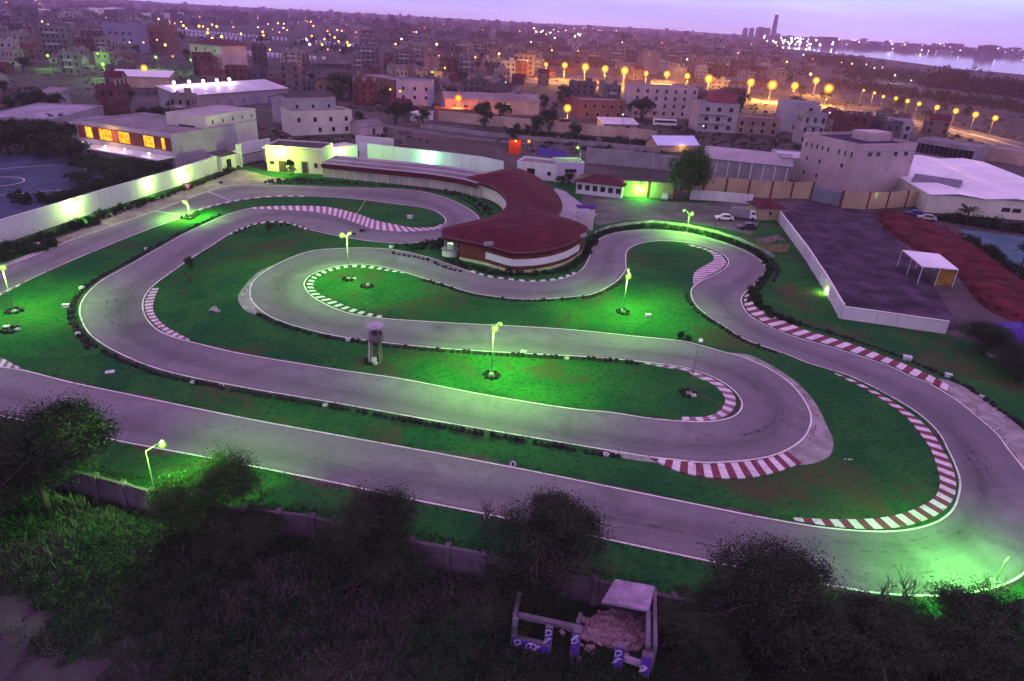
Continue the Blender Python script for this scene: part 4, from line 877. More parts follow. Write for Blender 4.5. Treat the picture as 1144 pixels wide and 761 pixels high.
# pink building
FL, FR, BL = at(945, 219), at(1009, 215.5), at(899, 192)
t, W = house('pink_block', 'big pale pink building with four small black windows under its parapet', 'building', (945, 219), (1009, 215.5), 20, 13.2, PINKW, M('dark purple roof', (.036, .022, .056), .3, .3), par=.8,
             wins=[('F', 2, 10.6, 1.5, 1.1, .22, .36), ('F', 2, 10.6, 1.5, 1.1, .66, .84), ('L', 3, 10.2, .6, 1.4, .70, .92), ('L', 1, 7.0, .9, 1.1, .8, .8), ('L', 5, 10.2, .6, 1.3, .08, .5), ('L', 2, 6.5, .8, 1.1, .15, .4), ('L', 2, 2.5, .8, 1.1, .15, .4)])
mb = MB(); mb.box(-.14, -.14, 11.9, W + .14, -.003 - .05, 12.1); mb.build('string_course', PURW, t)
mb = MB(); mb.box(W * .55, 8, 13.0, W * .95, 14, 15.6); mb.build('stair_hut', PINKW, t)
# white warehouse
a, b = at(1032, 237), at(1150, 247); W = (b - a).length; rz = math.atan2(b.y - a.y, b.x - a.x)
t = thing('white_roofed_warehouse', 'vast warehouse with a bright white low-pitched roof at the right edge', 'warehouse', a, rz)
D = 64; mb = MB(); mb.box(0, 0, 0, W * 1.6, D, 4.6, bottom=False); mb.build('wall', CREAM, t)
for k in range(3):
    x0, x1 = W * 1.6 * k / 3, W * 1.6 * (k + 1) / 3; xm = (x0 + x1) / 2; mb = MB()
    mb.face([(x0, -.5, 4.62), (xm, -.5, 5.3), (xm, D, 5.3), (x0, D, 4.62)]); mb.face([(xm, -.5, 5.3), (x1, -.5, 4.62), (x1, D, 4.62), (xm, D, 5.3)]); mb.build('roof', ROOFW, t)
    mb = MB(); mb.face([(x0 + .02, -.01, 4.603), (x1 - .02, -.01, 4.603), (xm, -.01, 5.27)]); mb.build('gable_end', GREYW, t)
windows(t, W, D, 'F', 2, 1.8, 2, 1, .75, .85)
house('dark_gabled_barn', 'dark grey gabled barn at the left end of the white warehouse', 'barn', (1013, 224), (1062, 232), 14, 4.2, GREYW, M('slate grey sheet', (.16, .15, .2), .2), 'gable', ov=.5, rise=2)
house('maroon_hut', 'small tan hut with a maroon hipped roof at the corner of the car park', 'hut', (846, 246), (872, 246.5), 5, 3.0, TANW, MAROON, 'hip', ov=.9, rise=1.4, wins=[('F', 1, 1.2, .8, .9, .5, .5)])
# yard canopy
c_ = [at(1008, 280, 3.2), at(1030, 298.5, 3.2), at(1071, 302, 3.2), at(1049, 284.5, 3.2)]
t = thing('white_canopy', 'open shelter with a white flat roof on thin posts in the dark yard', 'shelter', (c_[1].x, c_[1].y, 0)); o_ = t.location
mb = MB(); P = [p - o_ for p in c_]; Q = [p + Vector((0, 0, .15)) for p in P]; mb.face(Q); mb.face(P[::-1]); [mb.face([P[k], P[(k+1) % 4], Q[(k+1) % 4], Q[k]]) for k in range(4)]; mb.build('roof', ROOFW, t)
for k, (i, j, u) in enumerate([(0,1,0),(0,1,.5),(1,2,0.02),(1,2,.5),(1,2,.98),(3,2,.5),(0,3,.5),(3,3,0)]):
    q = P[i].lerp(P[j], u); mb = MB(); mb.tube([(q.x, q.y, 0), (q.x, q.y, 3.19)], [.07, .07], 6); mb.build('post', WHITEW, t)
q0, q1 = P[1].lerp(P[2], .55), P[2].lerp(P[3], .1); mb = MB(); mb.face([(q0.x, q0.y + .3, 0), (q1.x, q1.y, 0), (q1.x, q1.y, 2.9), (q0.x, q0.y + .3, 2.9)]); mb.box(q0.x, q0.y + .3, 0, q0.x + 1.8, q0.y + .5, 2.6); mb.build('back_panel', M('mustard panel', (.30, .17, .03), .3), t)
# thatched brown tarp hut
t = thing('brown_tarp_hut', 'sagging brown tarp hut on tan sides beside the yard wall', 'hut', at(862, 279), .35)
mb = MB()
for i in range(6):
    for j in range(5):
        f_ = lambda i, j: (-3 + i, -2 + j * .9, 2.3 + .5 * math.sin(i * .7) * math.cos(j * .6) - .06 * (i - 3) ** 2)
        mb.face([f_(i, j), f_(i+1, j), f_(i+1, j+1), f_(i, j+1)])
mb.build('tarp', M('brown tarp', (.11, .085, .075), .3, 1), t); mb = MB(); mb.box(-2.6, -1.8, 0, 2.6, -1.65, 1.7); mb.box(-2.6, -1.65, 0, -2.45, 2, 1.7); mb.build('side_panel', M('tan tarp side', (.22, .17, .10), .3), t)
for sx in (-2.5, 2.5):
    mb = MB(); mb.tube([(sx, 1.9, 0), (sx, 1.9, 2)], [.07, .07], 6); mb.build('post', WOOD, t)
# ------------------------------------------------------------------ courts, red bank
sheet('blue_court', px([(-60,178),(60,172),(140,205),(110,222),(60,236),(-60,262)]), .006, M('blue hard court', (.045, .062, .11), .4, .15, stain=.5))
cm = MB(); cc = at(-2, 203); strip([cc + Vector((5 * math.cos(k * .2), 5 * math.sin(k * .2), 0)) for k in range(33)], -.12, .12, .012, cm); strip([at(-40, 222), at(70, 212)], -.1, .1, .012, cm); strip([at(-40, 192), at(60, 184)], -.1, .1, .012, cm); tag(cm.build('court_markings', WLINE), kind='structure')
sheet('teal_court', px([(1072,256),(1120,262),(1180,270),(1180,320),(1140,310),(1100,285)]), .006, M('teal hard court', (.06, .12, .16), .3, .15))
bank = px([(978,235),(1001,238),(1040,250),(1075,264),(1110,287),(1150,318),(1230,372),(1230,420),(1150,368),(1103,346),(1061,301),(1018,277),(988,255)])
BNK = catmull(bank + [bank[0]], 1)[:-1]
xs = [p.x for p in BNK]; ys = [p.y for p in BNK]; gp = []
x = min(xs)
OWs = OW; OW = BNK
while x < max(xs):
    y = min(ys)
    while y < max(ys):
        q = Vector((x, y))
        if inside(q, BNK) and dist_edge(q) > .4: gp.append(q)
        y += .9
    x += .9
vs, es, fs, *_ = delaunay_2d_cdt([p.xy for p in BNK] + gp, [], [list(range(len(BNK)))], 1, 1e-4)
me = bpy.data.meshes.new('red_bank'); me.from_pydata([(v.x, v.y, .01 + min(dist_edge(v), 2.5) * .45 * (.8 + .6 * noise.noise(Vector((v.x * .3, v.y * .3, 1))))) for v in vs], [], [tuple(f) for f in fs])
me.materials.append(M('crimson earth bank', (.085, .015, .021), .5, .25, .95, stain=.6, bump=.8)); o = put('red_bank', me); tag(o, kind='structure'); OW = OWs
t = thing('violet_tarp', 'crumpled blue violet tarp on the grass at the right edge', 'tarp', at(1130, 376)); o_ = t.location
mb = MB(); tp = [at(1108,361)-o_, at(1150,359)-o_, at(1155,372)-o_, at(1140,384)-o_, at(1124,384)-o_]
c0 = sum(tp, Vector()) / 5
for k in range(5):
    a_, b_ = tp[k], tp[(k+1) % 5]; m_ = (a_ + b_ + c0) / 3 + Vector((0, 0, .5 + .4 * rng.random()))
    mb.face([a_ + Vector((0,0,.05)), b_ + Vector((0,0,.05)), m_]); mb.face([b_ + Vector((0,0,.05)), c0 + Vector((0,0,.7)), m_]); mb.face([c0 + Vector((0,0,.7)), a_ + Vector((0,0,.05)), m_])
mb.build('cover', M('violet plastic', (.045, .012, .20), .2, 1, .5), t)
# ------------------------------------------------------------------ marshal tower
t = thing('marshal_tower', 'slim marshal tower with a round white cap between two straights', 'tower', at(421, 405))
mb = MB(); mb.smooth = True; mb.lathe([(.02, 5.35), (1.0, 5.2), (1.12, 5.05), (1.1, 4.98), (.02, 5.0)], 20); mb.build('cap', M('lilac grey cap', (.36, .32, .37), .2), t)
mb = MB(); mb.lathe([(.85, 3.2), (.85, 4.1), (.80, 4.1), (.80, 3.25), (.02, 3.25)], 16); mb.build('basket', M('faded wicker panel', (.16, .13, .13), .3, 2), t)
for k in range(6):
    a_ = k * math.pi / 3; mb = MB(); mb.tube([(.82 * math.cos(a_), .82 * math.sin(a_), 4.1), (.9 * math.cos(a_), .9 * math.sin(a_), 5.0)], [.04, .04], 6); mb.build('cap_post', POLE, t)
mb = MB(); mb.lathe([(.02, 3.1), (.9, 3.1), (.9, 3.2), (.02, 3.2)], 16); mb.build('deck', WOOD, t)
for q in ((-.6, .4), (.45, .5), (.45, -.45), (-.6, -.4)):
    mb = MB(); mb.tube([(q[0] * 1.15, q[1] * 1.15, 0), (q[0], q[1], 3.1)], [.10, .09], 6); mb.build('leg', M('pale leg post', (.20, .18, .14), .3, 2), t)
mb = MB(); 
for k in range(9): mb.box(-.95, -.3, .25 + k * .32, -.85, .3, .30 + k * .32)
mb.tube([(-1.0, -.3, 0), (-.85, -.3, 3.2)], [.04, .04], 6); mb.tube([(-1.0, .3, 0), (-.85, .3, 3.2)], [.04, .04], 6); mb.build('ladder', POLE, t)
# yield sign
t = thing('give_way_sign', 'red and white triangular give way sign where the pit lane joins', 'road sign', at(211, 218), .1)
mb = MB(); mb.tube([(0, 0, 0), (0, 0, 1.9)], [.06, .05], 6); mb.build('post', POLE, t)
mb = MB(); mb.face([(-1.1, -.06, 2.7), (0, -.06, .9), (1.1, -.06, 2.7)]); mb.face([(-1.1, .0, 2.7), (1.1, 0, 2.7), (0, 0, .9)]); mb.build('plate', M('sign red', (.4, .03, .02), .1), t)
mb = MB(); mb.face([(-.6, -.066, 2.45), (0, -.066, 1.45), (.6, -.066, 2.45)]); mb.build('sign_face', WHITEW, t)
# ------------------------------------------------------------------ vehicles
def car(label, p, rz, col, name='parked_car', group='parked vehicles', van=False):
    t = thing(name, label, 'van' if van else 'car', at(*p), rz, group)
    L, Wd = (4.3, 1.7); mb = MB()
    prof = [(-2.1, .35), (-2.15, .75), (-1.35, .88), (1.2, .92), (2.0, .85), (2.1, .4)] if not van else [(-2.5, .4), (-2.5, 1.0), (-1.7, 1.25), (1.0, 1.25), (2.5, 1.25), (2.5, .4)]
    def ext(prof, w0, nm, mt, par):
        mb = MB(); n = len(prof)
        ctr = (min(p[1] for p in prof) + max(p[1] for p in prof)) / 2
        for s in (-1, 1): mb.face([(x, s * w0, z) for x, z in (prof if s < 0 else prof[::-1])])
        for k in range(n):
            (x0, z0), (x1, z1) = prof[k], prof[(k+1) % n]; mb.face([(x0, -w0, z0), (x0, w0, z0), (x1, w0, z1), (x1, -w0, z1)])
        return mb.build(nm, mt, par)
    body = ext(prof, Wd / 2, 'body', col, t)
    cab = [(-1.15, .885), (-.45, 1.42), (.95, 1.45), (1.7, .90)] if not van else [(-1.68, 1.2), (-1.25, 2.0), (-.75, 2.1), (2.48, 2.1), (2.5, 1.2)]
    ext(cab, Wd / 2 - .1, 'cabin', col, t)
    gl = [(-.98, .95), (-.42, 1.36), (.9, 1.39), (1.45, .95)] if not van else [(-1.5, 1.3), (-1.15, 1.9), (-.2, 1.95), (-.2, 1.3)]
    ext(gl, Wd / 2 - .08, 'window', GLASS, t)
    for x_ in (-1.35, 1.35):
        for s in (-1, 1):
            mb = MB(); mb.tube([(x_, s * .62, .32), (x_, s * .88, .32)], [.32, .32], 12); mb.build('wheel', TYRE, t)
    for s in (-.6, .6):
        mb = MB(); mb.box(-2.19, s - .18, .58, -2.10, s + .18, .72); mb.build('headlight', WHITEW, t)
    return t
CW = M('white car paint', (.62, .6, .62), .05, 1, .3, .5, .05, bump=0); CD = M('dark car paint', (.03, .03, .04), .1, 1, .3, .5, .05, bump=0); CG = M('silver car paint', (.33, .33, .36), .08, 1, .3, .5, .05, bump=0); CV = M('violet blue car paint', (.06, .05, .2), .1, 1, .3, .5, .05, bump=0)
car('white saloon car parked left of the van', (809, 246), -.1, CW)
t = thing('parked_lorry', 'small lorry with a white cab and grey box body beside the white saloon', 'lorry', at(829, 245), math.pi - .15, 'parked vehicles')
mb = MB(); mb.box(-3.0, -.95, .5, -1.4, .95, 1.4); mb.face([(-3.0,-.9,1.4),(-3.0,.9,1.4),(-2.6,.85,2.15),(-2.6,-.85,2.15)]); mb.box(-2.6, -.85, 1.4, -1.4, .85, 2.15); mb.build('cab', CW, t)
mb = MB(); mb.box(-2.5, -.89, 1.5, -1.8, .89, 2.0); mb.build('window', GLASS, t)
mb = MB(); mb.box(-1.3, -1.05, .7, 2.8, 1.05, 2.7); mb.build('cargo_box', ROOFG, t)
for x_ in (-2.2, 1.8):
    for s in (-1, 1):
        mb = MB(); mb.tube([(x_, s * .7, .42), (x_, s * 1.0, .42)], [.42, .42], 12); mb.build('wheel', TYRE, t)
car('dark car parked in front of the lorry', (834, 256), .15, CD)
car('silver car parked under the glaring green floodlight', (743, 223), 1.2, CG)
car('violet blue car parked at the end of the red bank', (1022, 241), -.35, CV)
car('silver car beside the violet blue car', (1035, 246), -.4, CG)
t = thing('parked_bus', 'white bus with dark windows parked behind the peach wall', 'bus', at(742, 141), .05, 'parked vehicles')
mb = MB(); mb.box(-5, -1.2, .5, 5, 1.2, 3.0); mb.build('body', CW, t); mb = MB(); mb.box(-4.7, -1.24, 1.6, 4.7, 1.24, 2.5); mb.build('window', GLASS, t)
for x_ in (-3.2, 3.2):
    for s in (-1, 1):
        mb = MB(); mb.tube([(x_, s * .9, .5), (x_, s * 1.2, .5)], [.5, .5], 12); mb.build('wheel', TYRE, t)
# trucks in the depot rows far left: too small to show parts
mb = MB(); mb.box(-5, -1.25, .9, 3, 1.25, 3.6); mb.box(3.2, -1.2, .6, 5, 1.2, 2.9); mb.box(-4.5, -1.1, 0, -2.5, 1.1, .9); mb.box(3.3, -1.1, 0, 4.6, 1.1, .6); TRK = mb.mesh('parked_truck', [M('pale lilac truck', (.55, .52, .66), .1, .2)])
for (a, b, n) in (((196, 35), (400, 53), 46), ((275, 62), (362, 69), 18), ((60, 34), (120, 35), 12), ((205, 40), (300, 48), 20)):
    A, B = at(*a), at(*b)
    for k in range(n):
        if rng.random() < .12: continue
        p = A.lerp(B, k / (n - 1)); o = put('parked_truck', TRK, None, (p.x, p.y, 0), math.pi / 2 + rng.uniform(-.05, .05) + .3); tag(o, 'pale truck parked in the long depot rows at upper left', 'truck', 'trucks in the depot rows')
# ------------------------------------------------------------------ the ruin
GRAF = M('violet graffiti paint', (.10, .04, .32), .4, 3, .7); GRAFW = M('pale graffiti paint', (.42, .38, .55), .2, 3, .7); RUINW = M('weathered ruin concrete', (.135, .105, .15), .3, .6, stain=.5); RUINF = M('pale broken slab', (.30, .22, .335), .35, .8, stain=.5)
t = thing('ruined_house', 'roofless ruined house with violet graffiti piers in the dark field', 'ruin', at(648, 705)); o_ = t.location.copy()
def rb(nm, a, b, z0, z1, th, mat, par=None):
    a, b = a - o_, b - o_; d = (b - a).xy; L = d.length; r = math.atan2(d.y, d.x); mb = MB()
    mt = Matrix.Translation((a.x, a.y, 0)) @ Matrix.Rotation(r, 4, 'Z'); mb.box(0, -th / 2, z0, L, th / 2, z1, mat=mt); return mb.build(nm, mat, par or t), mt, L
H_ = 2.6
g = lambda x, y: (lambda p: Vector((p.x, p.y, 0)))(at(x, y, H_))
def graf(o, mt, L, z0, z1, y, seed):
    r = random.Random(seed); mb = MB(); mb.box(.05, y - .003, z0 + .1, L - .05, y, z1 - .1, mat=mt); mb.build('graffiti', GRAF, o)
    for k in range(max(2, int(L * 1.6))):
        x_ = r.uniform(.2, max(.25, L - .5)); zc = r.uniform(z0 + .4, z1 - .4); pts = []
        for j in range(9): pts.append(mt @ Vector((x_ + .28 * math.cos(j * .8 + k) * (1 if j % 2 else .6), y - .02, zc + .3 * math.sin(j * .9 + k * 2))))
        mb = MB(); mb.tube(pts, [.045] * 9, 4); mb.build('graffiti_stroke', GRAFW, o)
w, mt, L = rb('front_wall', g(573, 690), g(618, 701), 0, .95, .3, RUINW); graf(w, mt, L, 0, .95, -.15, 1)
w, mt, L = rb('front_wall_end', g(573, 690), g(579, 691.5), .953, H_, .3, RUINW); w, mt, L = rb('front_wall_pier', g(610, 699), g(618, 701), .953, H_ - .003, .3, RUINW); graf(w, mt, L, .95, H_, -.15, 2)
rb('lintel', g(579, 685.5), g(651, 701), H_ - .3, H_ + .003, .35, RUINW)
rb('left_wall', g(575, 688), g(580.5, 662), 0, H_ + .02, .3, RUINW)
rb('right_wall', g(732.5, 722), g(731.5, 657), 0, H_ + .02, .25, RUINW); rb('inner_beam', g(724, 721), g(724.5, 682), H_ - .35, H_ + .01, .3, RUINW)
rb('rear_sill', g(700, 714), g(722, 721), .6, 1.0, .3, RUINF)
for k, (x0, y0, x1, y1) in enumerate([(640, 702.5, 650, 704.5), (689, 715, 700, 718), (719, 722, 731, 725)]):
    w, mt, L = rb('pier', g(x0, y0), g(x1, y1), 0, H_ - .28 * k, .5, RUINW); graf(w, mt, L, .3, H_ - .28 * k, -.25, 5 + k)
P = [at(x, y, H_) - o_ for x, y in ((687,649),(731,657),(725,684),(672,674))]; Q = [p + Vector((0, 0, .2)) for p in P]
mb = MB(); mb.face(Q); mb.face(P[::-1]); [mb.face([P[k], P[(k+1) % 4], Q[(k+1) % 4], Q[k]]) for k in range(4)]; mb.build('roof_slab', RUINF, t)
rb('back_wall', g(687, 649.5), g(731, 657), 0, H_ - .01, .2, RUINW); rb('cross_wall', g(645, 695), g(649, 683), 0, H_ - .1, .25, RUINW)
mb = MB(); mb.v = [tuple(p - o_ + Vector((0, 0, .02))) for p in px([(648,712),(662,718),(690,727),(714,728),(722,716),(722,690),(690,680),(668,684),(655,694)])]; mb.f = [tuple(range(9))]; mb.mi = [0]; mb.build('floor', M('pinkish rubble floor', (.26, .15, .20), .4, 1.2, stain=.5), t)
rub = MB()
for k in range(420):
    q = at(rng.gauss(683, 15), rng.gauss(707, 9)) - o_; s = rng.uniform(.05, .22); rub.box(-s, -s * .7, 0, s, s * .7, s * 1.1, mat=Matrix.Translation((q.x, q.y, .02)) @ Matrix.Rotation(rng.random() * 6, 4, 'Z') @ Matrix.Rotation(rng.uniform(-.5, .5), 4, 'X'))
r_ = rub.build('rubble', M('pinkish rubble', (.34, .22, .27), .35, 2, stain=.5), t); r_['kind'] = 'stuff'
# ------------------------------------------------------------------ vegetation
def leafmat(name, a, b):
    m, nt, out = newmat(name); MC[name] = m
    n = tex(nt, .55, 3, .6); oi = nt.nodes.new('ShaderNodeObjectInfo'); k = tex(nt, 6, 2, .5)
    c = mixc(nt, ramp(nt, n, .35, .68), a, b); c = mixc(nt, ramp(nt, k, .5, .7), c, tuple(x * .85 for x in a))
    p = finish(nt, out, c, .9, .05)
    return m
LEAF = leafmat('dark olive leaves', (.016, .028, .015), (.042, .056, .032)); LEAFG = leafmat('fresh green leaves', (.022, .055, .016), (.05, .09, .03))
LEAFR = leafmat('reddish twig tips', (.036, .028, .028), (.060, .042, .044)); BARK = M('tree bark', (.06, .048, .042), .3, 2, .95); LEAFM = leafmat('hedge leaves', (.012, .026, .012), (.026, .045, .02))
def crown_mesh(seed, rx, rz, nc, nl, ls, mat, flat=.0, name='crown', spread=.30):
    r = random.Random(seed); mb = MB()
    lobes = [(Vector((r.gauss(0, .42), r.gauss(0, .42), r.uniform(-.45, .55))), r.uniform(.4, .68)) for _ in range(7)]
    for k in range(nc):
        lc, lr = lobes[k % 7]
        d = Vector((r.gauss(0, 1), r.gauss(0, 1), r.gauss(.15, 1))).normalized() * (lr * r.random() ** .33)
        c = lc + d
        if c.length > 1.0: c = c.normalized() * r.uniform(.7, 1.0)
        c = Vector((c.x * rx, c.y * rx, c.z * rz)); cs = rx * spread * r.uniform(.45, 1.1)
        for j in range(nl):
            p = c + Vector((r.gauss(0, .5), r.gauss(0, .5), r.gauss(0, .42))) * cs
            a = Vector((r.gauss(0, 1), r.gauss(0, 1), r.gauss(0, .7))).normalized(); b = a.cross(Vector((r.gauss(0, 1), r.gauss(0, 1), r.gauss(0, 1)))).normalized()
            s = ls * r.uniform(.6, 1.35); mb.face([p - a * s, p - b * s * .42, p + a * s, p + b * s * .42], 0)
    return mb.mesh(name, mat)
def trunk_mesh(seed, h, r0, rx, rz, cz, nl=9):
    r = random.Random(seed); mb = MB(); mb.smooth = True
    mid = Vector((r.gauss(0, .15), r.gauss(0, .15), h * .55)); mb.tube([(0, 0, 0), (mid.x * .5, mid.y * .5, h * .3), mid, (mid.x, mid.y, cz + rz * .3)], [r0 * 1.25, r0, r0 * .8, r0 * .25], 8)
    for k in range(nl):
        a = k * 2.4 + r.random(); e = Vector((math.cos(a) * rx * r.uniform(.5, .95), math.sin(a) * rx * r.uniform(.5, .95), cz + rz * r.uniform(-.4, .75)))
        s0 = Vector((mid.x, mid.y, h * r.uniform(.35, .8))); m_ = s0.lerp(e, .5) + Vector((r.gauss(0, .2), r.gauss(0, .2), .3))
        mb.tube([s0, m_, e], [r0 * .42, r0 * .25, r0 * .06], 5, cap=False)
        for q in range(3):
            e2 = e + Vector((r.gauss(0, .25), r.gauss(0, .25), r.uniform(.0, .35))) * rx * .45; mb.tube([m_.lerp(e, .3 + .3 * q), e2], [r0 * .12, r0 * .03], 4, cap=False)
    return mb.mesh('trunk', BARK)
def twig_mesh(seed, h, n=60):
    r = random.Random(seed); mb = MB()
    def grow(p, d, L, rad, lvl):
        e = p + d * L; mb.tube([p, p.lerp(e, .5) + Vector((r.gauss(0, .06), r.gauss(0, .06), 0)) * L, e], [rad, rad * .75, rad * .45], 4, cap=False)
        if lvl:
            for k in range(r.choice((3, 4, 4))): grow(p.lerp(e, r.uniform(.35, 1)), (d + Vector((r.gauss(0, .5), r.gauss(0, .5), r.gauss(.1, .3)))).normalized(), L * r.uniform(.5, .75), rad * .5, lvl - 1)
    for k in range(5): grow(Vector((r.gauss(0, .1), r.gauss(0, .1), 0)), Vector((r.gauss(0, .4), r.gauss(0, .4), 1)).normalized(), h * .4, .05, 3)
    return mb.mesh('twigs', M('bare reddish twigs', (.085, .055, .055), .3, 2))
def tree(label, p, h, rx, crown, trunk, ch, crx, rz=None, group=None, name='tree'):
    """crown mesh was made for radius crx and total height ch"""
    t = thing(name, label, 'tree', at(*p) if isinstance(p, tuple) else p, rng.random() * 6 if rz is None else rz, group)
    t.scale = (rx / crx, rx / crx, h / ch); 
    put('crown', crown, t, (0, 0, ch * .60)); put('trunk', trunk, t); return t
BIGC = [crown_mesh(s, 5, 3.7, 460, 90, .105, [LEAF], spread=.26) for s in (1, 2, 3)]; BIGT = [trunk_mesh(s, 9, .26, 5, 3.4, 5.4, 14) for s in (1, 2, 3)]
REDC = crown_mesh(4, 5, 3.7, 150, 40, .085, [LEAFR]); 
def big(label, p, h, rx, i, extra=None, lit=None):
    t = thing('tree', label, 'tree', at(*p), i * 1.7); t.scale = (rx / 5, rx / 5, h / 9.2)
    put('crown', lit or BIGC[i % 3], t, (0, 0, 5.4)); put('trunk', BIGT[i % 3], t)
    if extra: put('twig_tips', extra, t, (0, 0, 5.9))
    return t
big('largest dark tree, at the left edge in front of the near track', (54, 574), 9.7, 5.9, 0)
big('dark low tree cut by the left edge below the biggest tree', (-12, 590), 7.5, 5.0, 1)
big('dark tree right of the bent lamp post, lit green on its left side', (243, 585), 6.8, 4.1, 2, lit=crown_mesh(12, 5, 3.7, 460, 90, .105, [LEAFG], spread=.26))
big('rounded dark tree on the near wall left of the white rag', (413, 622), 5.8, 3.9, 1, REDC)
big('wide dark tree with reddish twig tips behind the ruin', (603, 660), 7.2, 5.0, 0, REDC)
big('dark tree below the last bend before the bright green tarmac', (855, 718), 7.3, 5.2, 2, REDC)
big('low dark tree in the bottom right corner', (1092, 756), 5.4, 5.2, 1)
big('dark tree at the bottom edge between the two right-hand trees', (962, 760), 4.6, 4.6, 0)
big('small dark tree at the bottom edge just right of the ruin', (775, 735), 3.4, 3.6, 2)
big('bushy dark tree by the white yard wall at the right', (1098, 396), 4.6, 4.2, 2)
big('second bushy dark tree further right along the yard wall', (1138, 425), 4.0, 4.4, 0)
for lab, p, h, rx, i in [('low dark thicket below the tree right of the bent lamp post', (268, 618), 3.0, 3.6, 0), ('low dark thicket in front of the near wall, left of the white rag', (425, 645), 3.2, 4.2, 2), ('low dark thicket between the white rag and the ruin', (575, 676), 3.0, 3.8, 1),
                         ('low dark thicket right of the ruin at the near wall', (800, 712), 2.8, 3.6, 0), ('low dark thicket below the dark tree by the last bend', (900, 752), 3.0, 4.2, 1), ('dark thicket at the near wall under the bottom right lamp post', (1030, 742), 3.4, 4.2, 2)]:
    t = thing('thicket', lab, 'shrub', at(*p), i * 2.1); t.scale = (rx / 5, rx / 5, h / 7.2); put('foliage', BIGC[i], t, (0, 0, 3.4)); put('stems', BIGT[i], t, (0, 0, -2.2))
TW = [twig_mesh(s, 3.4) for s in (1, 2, 3)]
for lab, p, s in [('bare twiggy shrub poking over the track edge at bottom right', (1010, 668), 1.0), ('bare sapling left of the bare twiggy shrub at bottom right', (985, 668), .8), ('bare twiggy shrub under the bottom right lamp post', (1100, 668), 1.0), ('reddish bare shrub over the near track edge, left of centre', (540, 590), 1.1),
                  ('reddish bare shrub beside the rounded dark tree', (398, 568), 1.0), ('bare shrub over the track line at the left edge', (8, 480), 1.0), ('bare thorn bush in the field under the lit grass', (300, 650), .8), ('leggy bare bush on the near wall by the ruin', (760, 672), .8), ('leafless bush at the right of the bent lamp post', (292, 552), .8), ('bare thin sapling on the upper island verge', (213, 318), .6)]:
    t = thing('bare_shrub', lab, 'shrub', at(*p), rng.random() * 6); t.scale = (s, s, s); put('twigs', TW[hash(lab) % 3 if False else len(lab) % 3], t)
SMC = [crown_mesh(20 + s, 2.6, 2.3, 70, 30, .24, [LEAFG if s == 0 else LEAF]) for s in range(3)]; SMT = [trunk_mesh(20 + s, 5, .16, 2.4, 2.0, 3.2, 6) for s in range(3)]
def small(label, p, h, rx, i=1, group=None): return tree(label, p, h, rx, SMC[i % 3], SMT[i % 3], 5.3, 2.6, group=group)
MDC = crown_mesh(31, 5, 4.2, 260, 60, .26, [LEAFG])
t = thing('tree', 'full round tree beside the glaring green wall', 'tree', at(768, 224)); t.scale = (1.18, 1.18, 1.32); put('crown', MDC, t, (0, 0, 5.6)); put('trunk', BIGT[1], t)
for lab, p, h, rx, i in [('dark spreading tree on the waste ground right of the flood-lit shed', (380, 112), 12, 8, 1), ('dark tree between the brick houses and the orange-lit apartments', (716, 135), 9.5, 7, 2), ('small tree growing in front of the gatehouse door', (325, 197), 4.2, 1.6, 1),
                         ('small round tree by the lilac house', (676 - 40, 207), 3.2, 1.7, 2), ('small bush-like tree lit yellow beside the bungalow', (627, 208), 2.6, 1.6, 0), ('small dark tree over the long low hall', (545, 118), 7, 4, 1),
                         ('young tree in the grass left of the toothed kerb', (212, 303), 2.4, .8, 0), ('young tree on the grass below the upper bend', (302, 262), 2.4, .8, 0), ('dark round tree in the town skyline above the boulevard', (697, 52), 22, 14, 1)]:
    small(lab, p, h, rx, i)
for k, (x, y, h, rx) in enumerate([(10,172,7,6),(32,170,7.5,6),(52,176,6,5.5),(70,168,7,6),(58,158,6,5),(30,158,6,5),(2,158,6,6),(82,180,5,5),(100,192,4,5),(120,200,4,5),(140,206,3.5,4.5),(90,208,3,4),(150,192,3.5,5),(170,196,3,4)]):
    small('dark tree in the grove left of the glowing hall', (x, y), h, rx, 1 + k % 2, 'trees of the dark grove at left')
# palms
def palm_mesh(seed):
    r = random.Random(seed); mb = MB()
    for k in range(26):
        a = r.random() * 6.28; el = r.uniform(-.3, 1.1); L = r.uniform(1.7, 2.4); prev = None
        for j in range(7):
            u = j / 6; rr = L * u; z = math.sin(el) * rr - .5 * u * u * L * .8; p = Vector((math.cos(a) * rr * math.cos(el * .6), math.sin(a) * rr * math.cos(el * .6), z)); sd = Vector((-math.sin(a), math.cos(a), -.25)) * (.26 * math.sin(math.pi * min(1, u * .9 + .1)))
            if prev: 
                q, s0 = prev; dn = Vector((0, 0, -.12)); mb.face([q, p, p + sd + dn, q + s0 + dn]); mb.face([q, q - s0 + dn, p - sd + dn, p])
            prev = (p, sd)
    return mb.mesh('crown', LEAF)
PM = [palm_mesh(1), palm_mesh(2)]; mb = MB(); mb.smooth = True; mb.tube([(0,0,0),(.1,.05,1.6),(.05,0,3.2)], [.24,.18,.16], 8); PT = mb.mesh('trunk', BARK)
for lab, p, s in [('palm in front of the white warehouse wall', (1077, 252), 1.15), ('palm at the right picture edge beside the teal court', (1140, 300), 1.3), ('palm at the far left beside the pale flat roof', (11, 156), 1.5), ('palm in front of the pale flat roofs at left', (66, 148), 1.4)]:
    t = thing('palm_tree', lab, 'palm', at(*p)); t.scale = (s, s, s); put('crown', PM[len(lab) % 2], t, (.05, 0, 3.2)); put('trunk', PT, t)
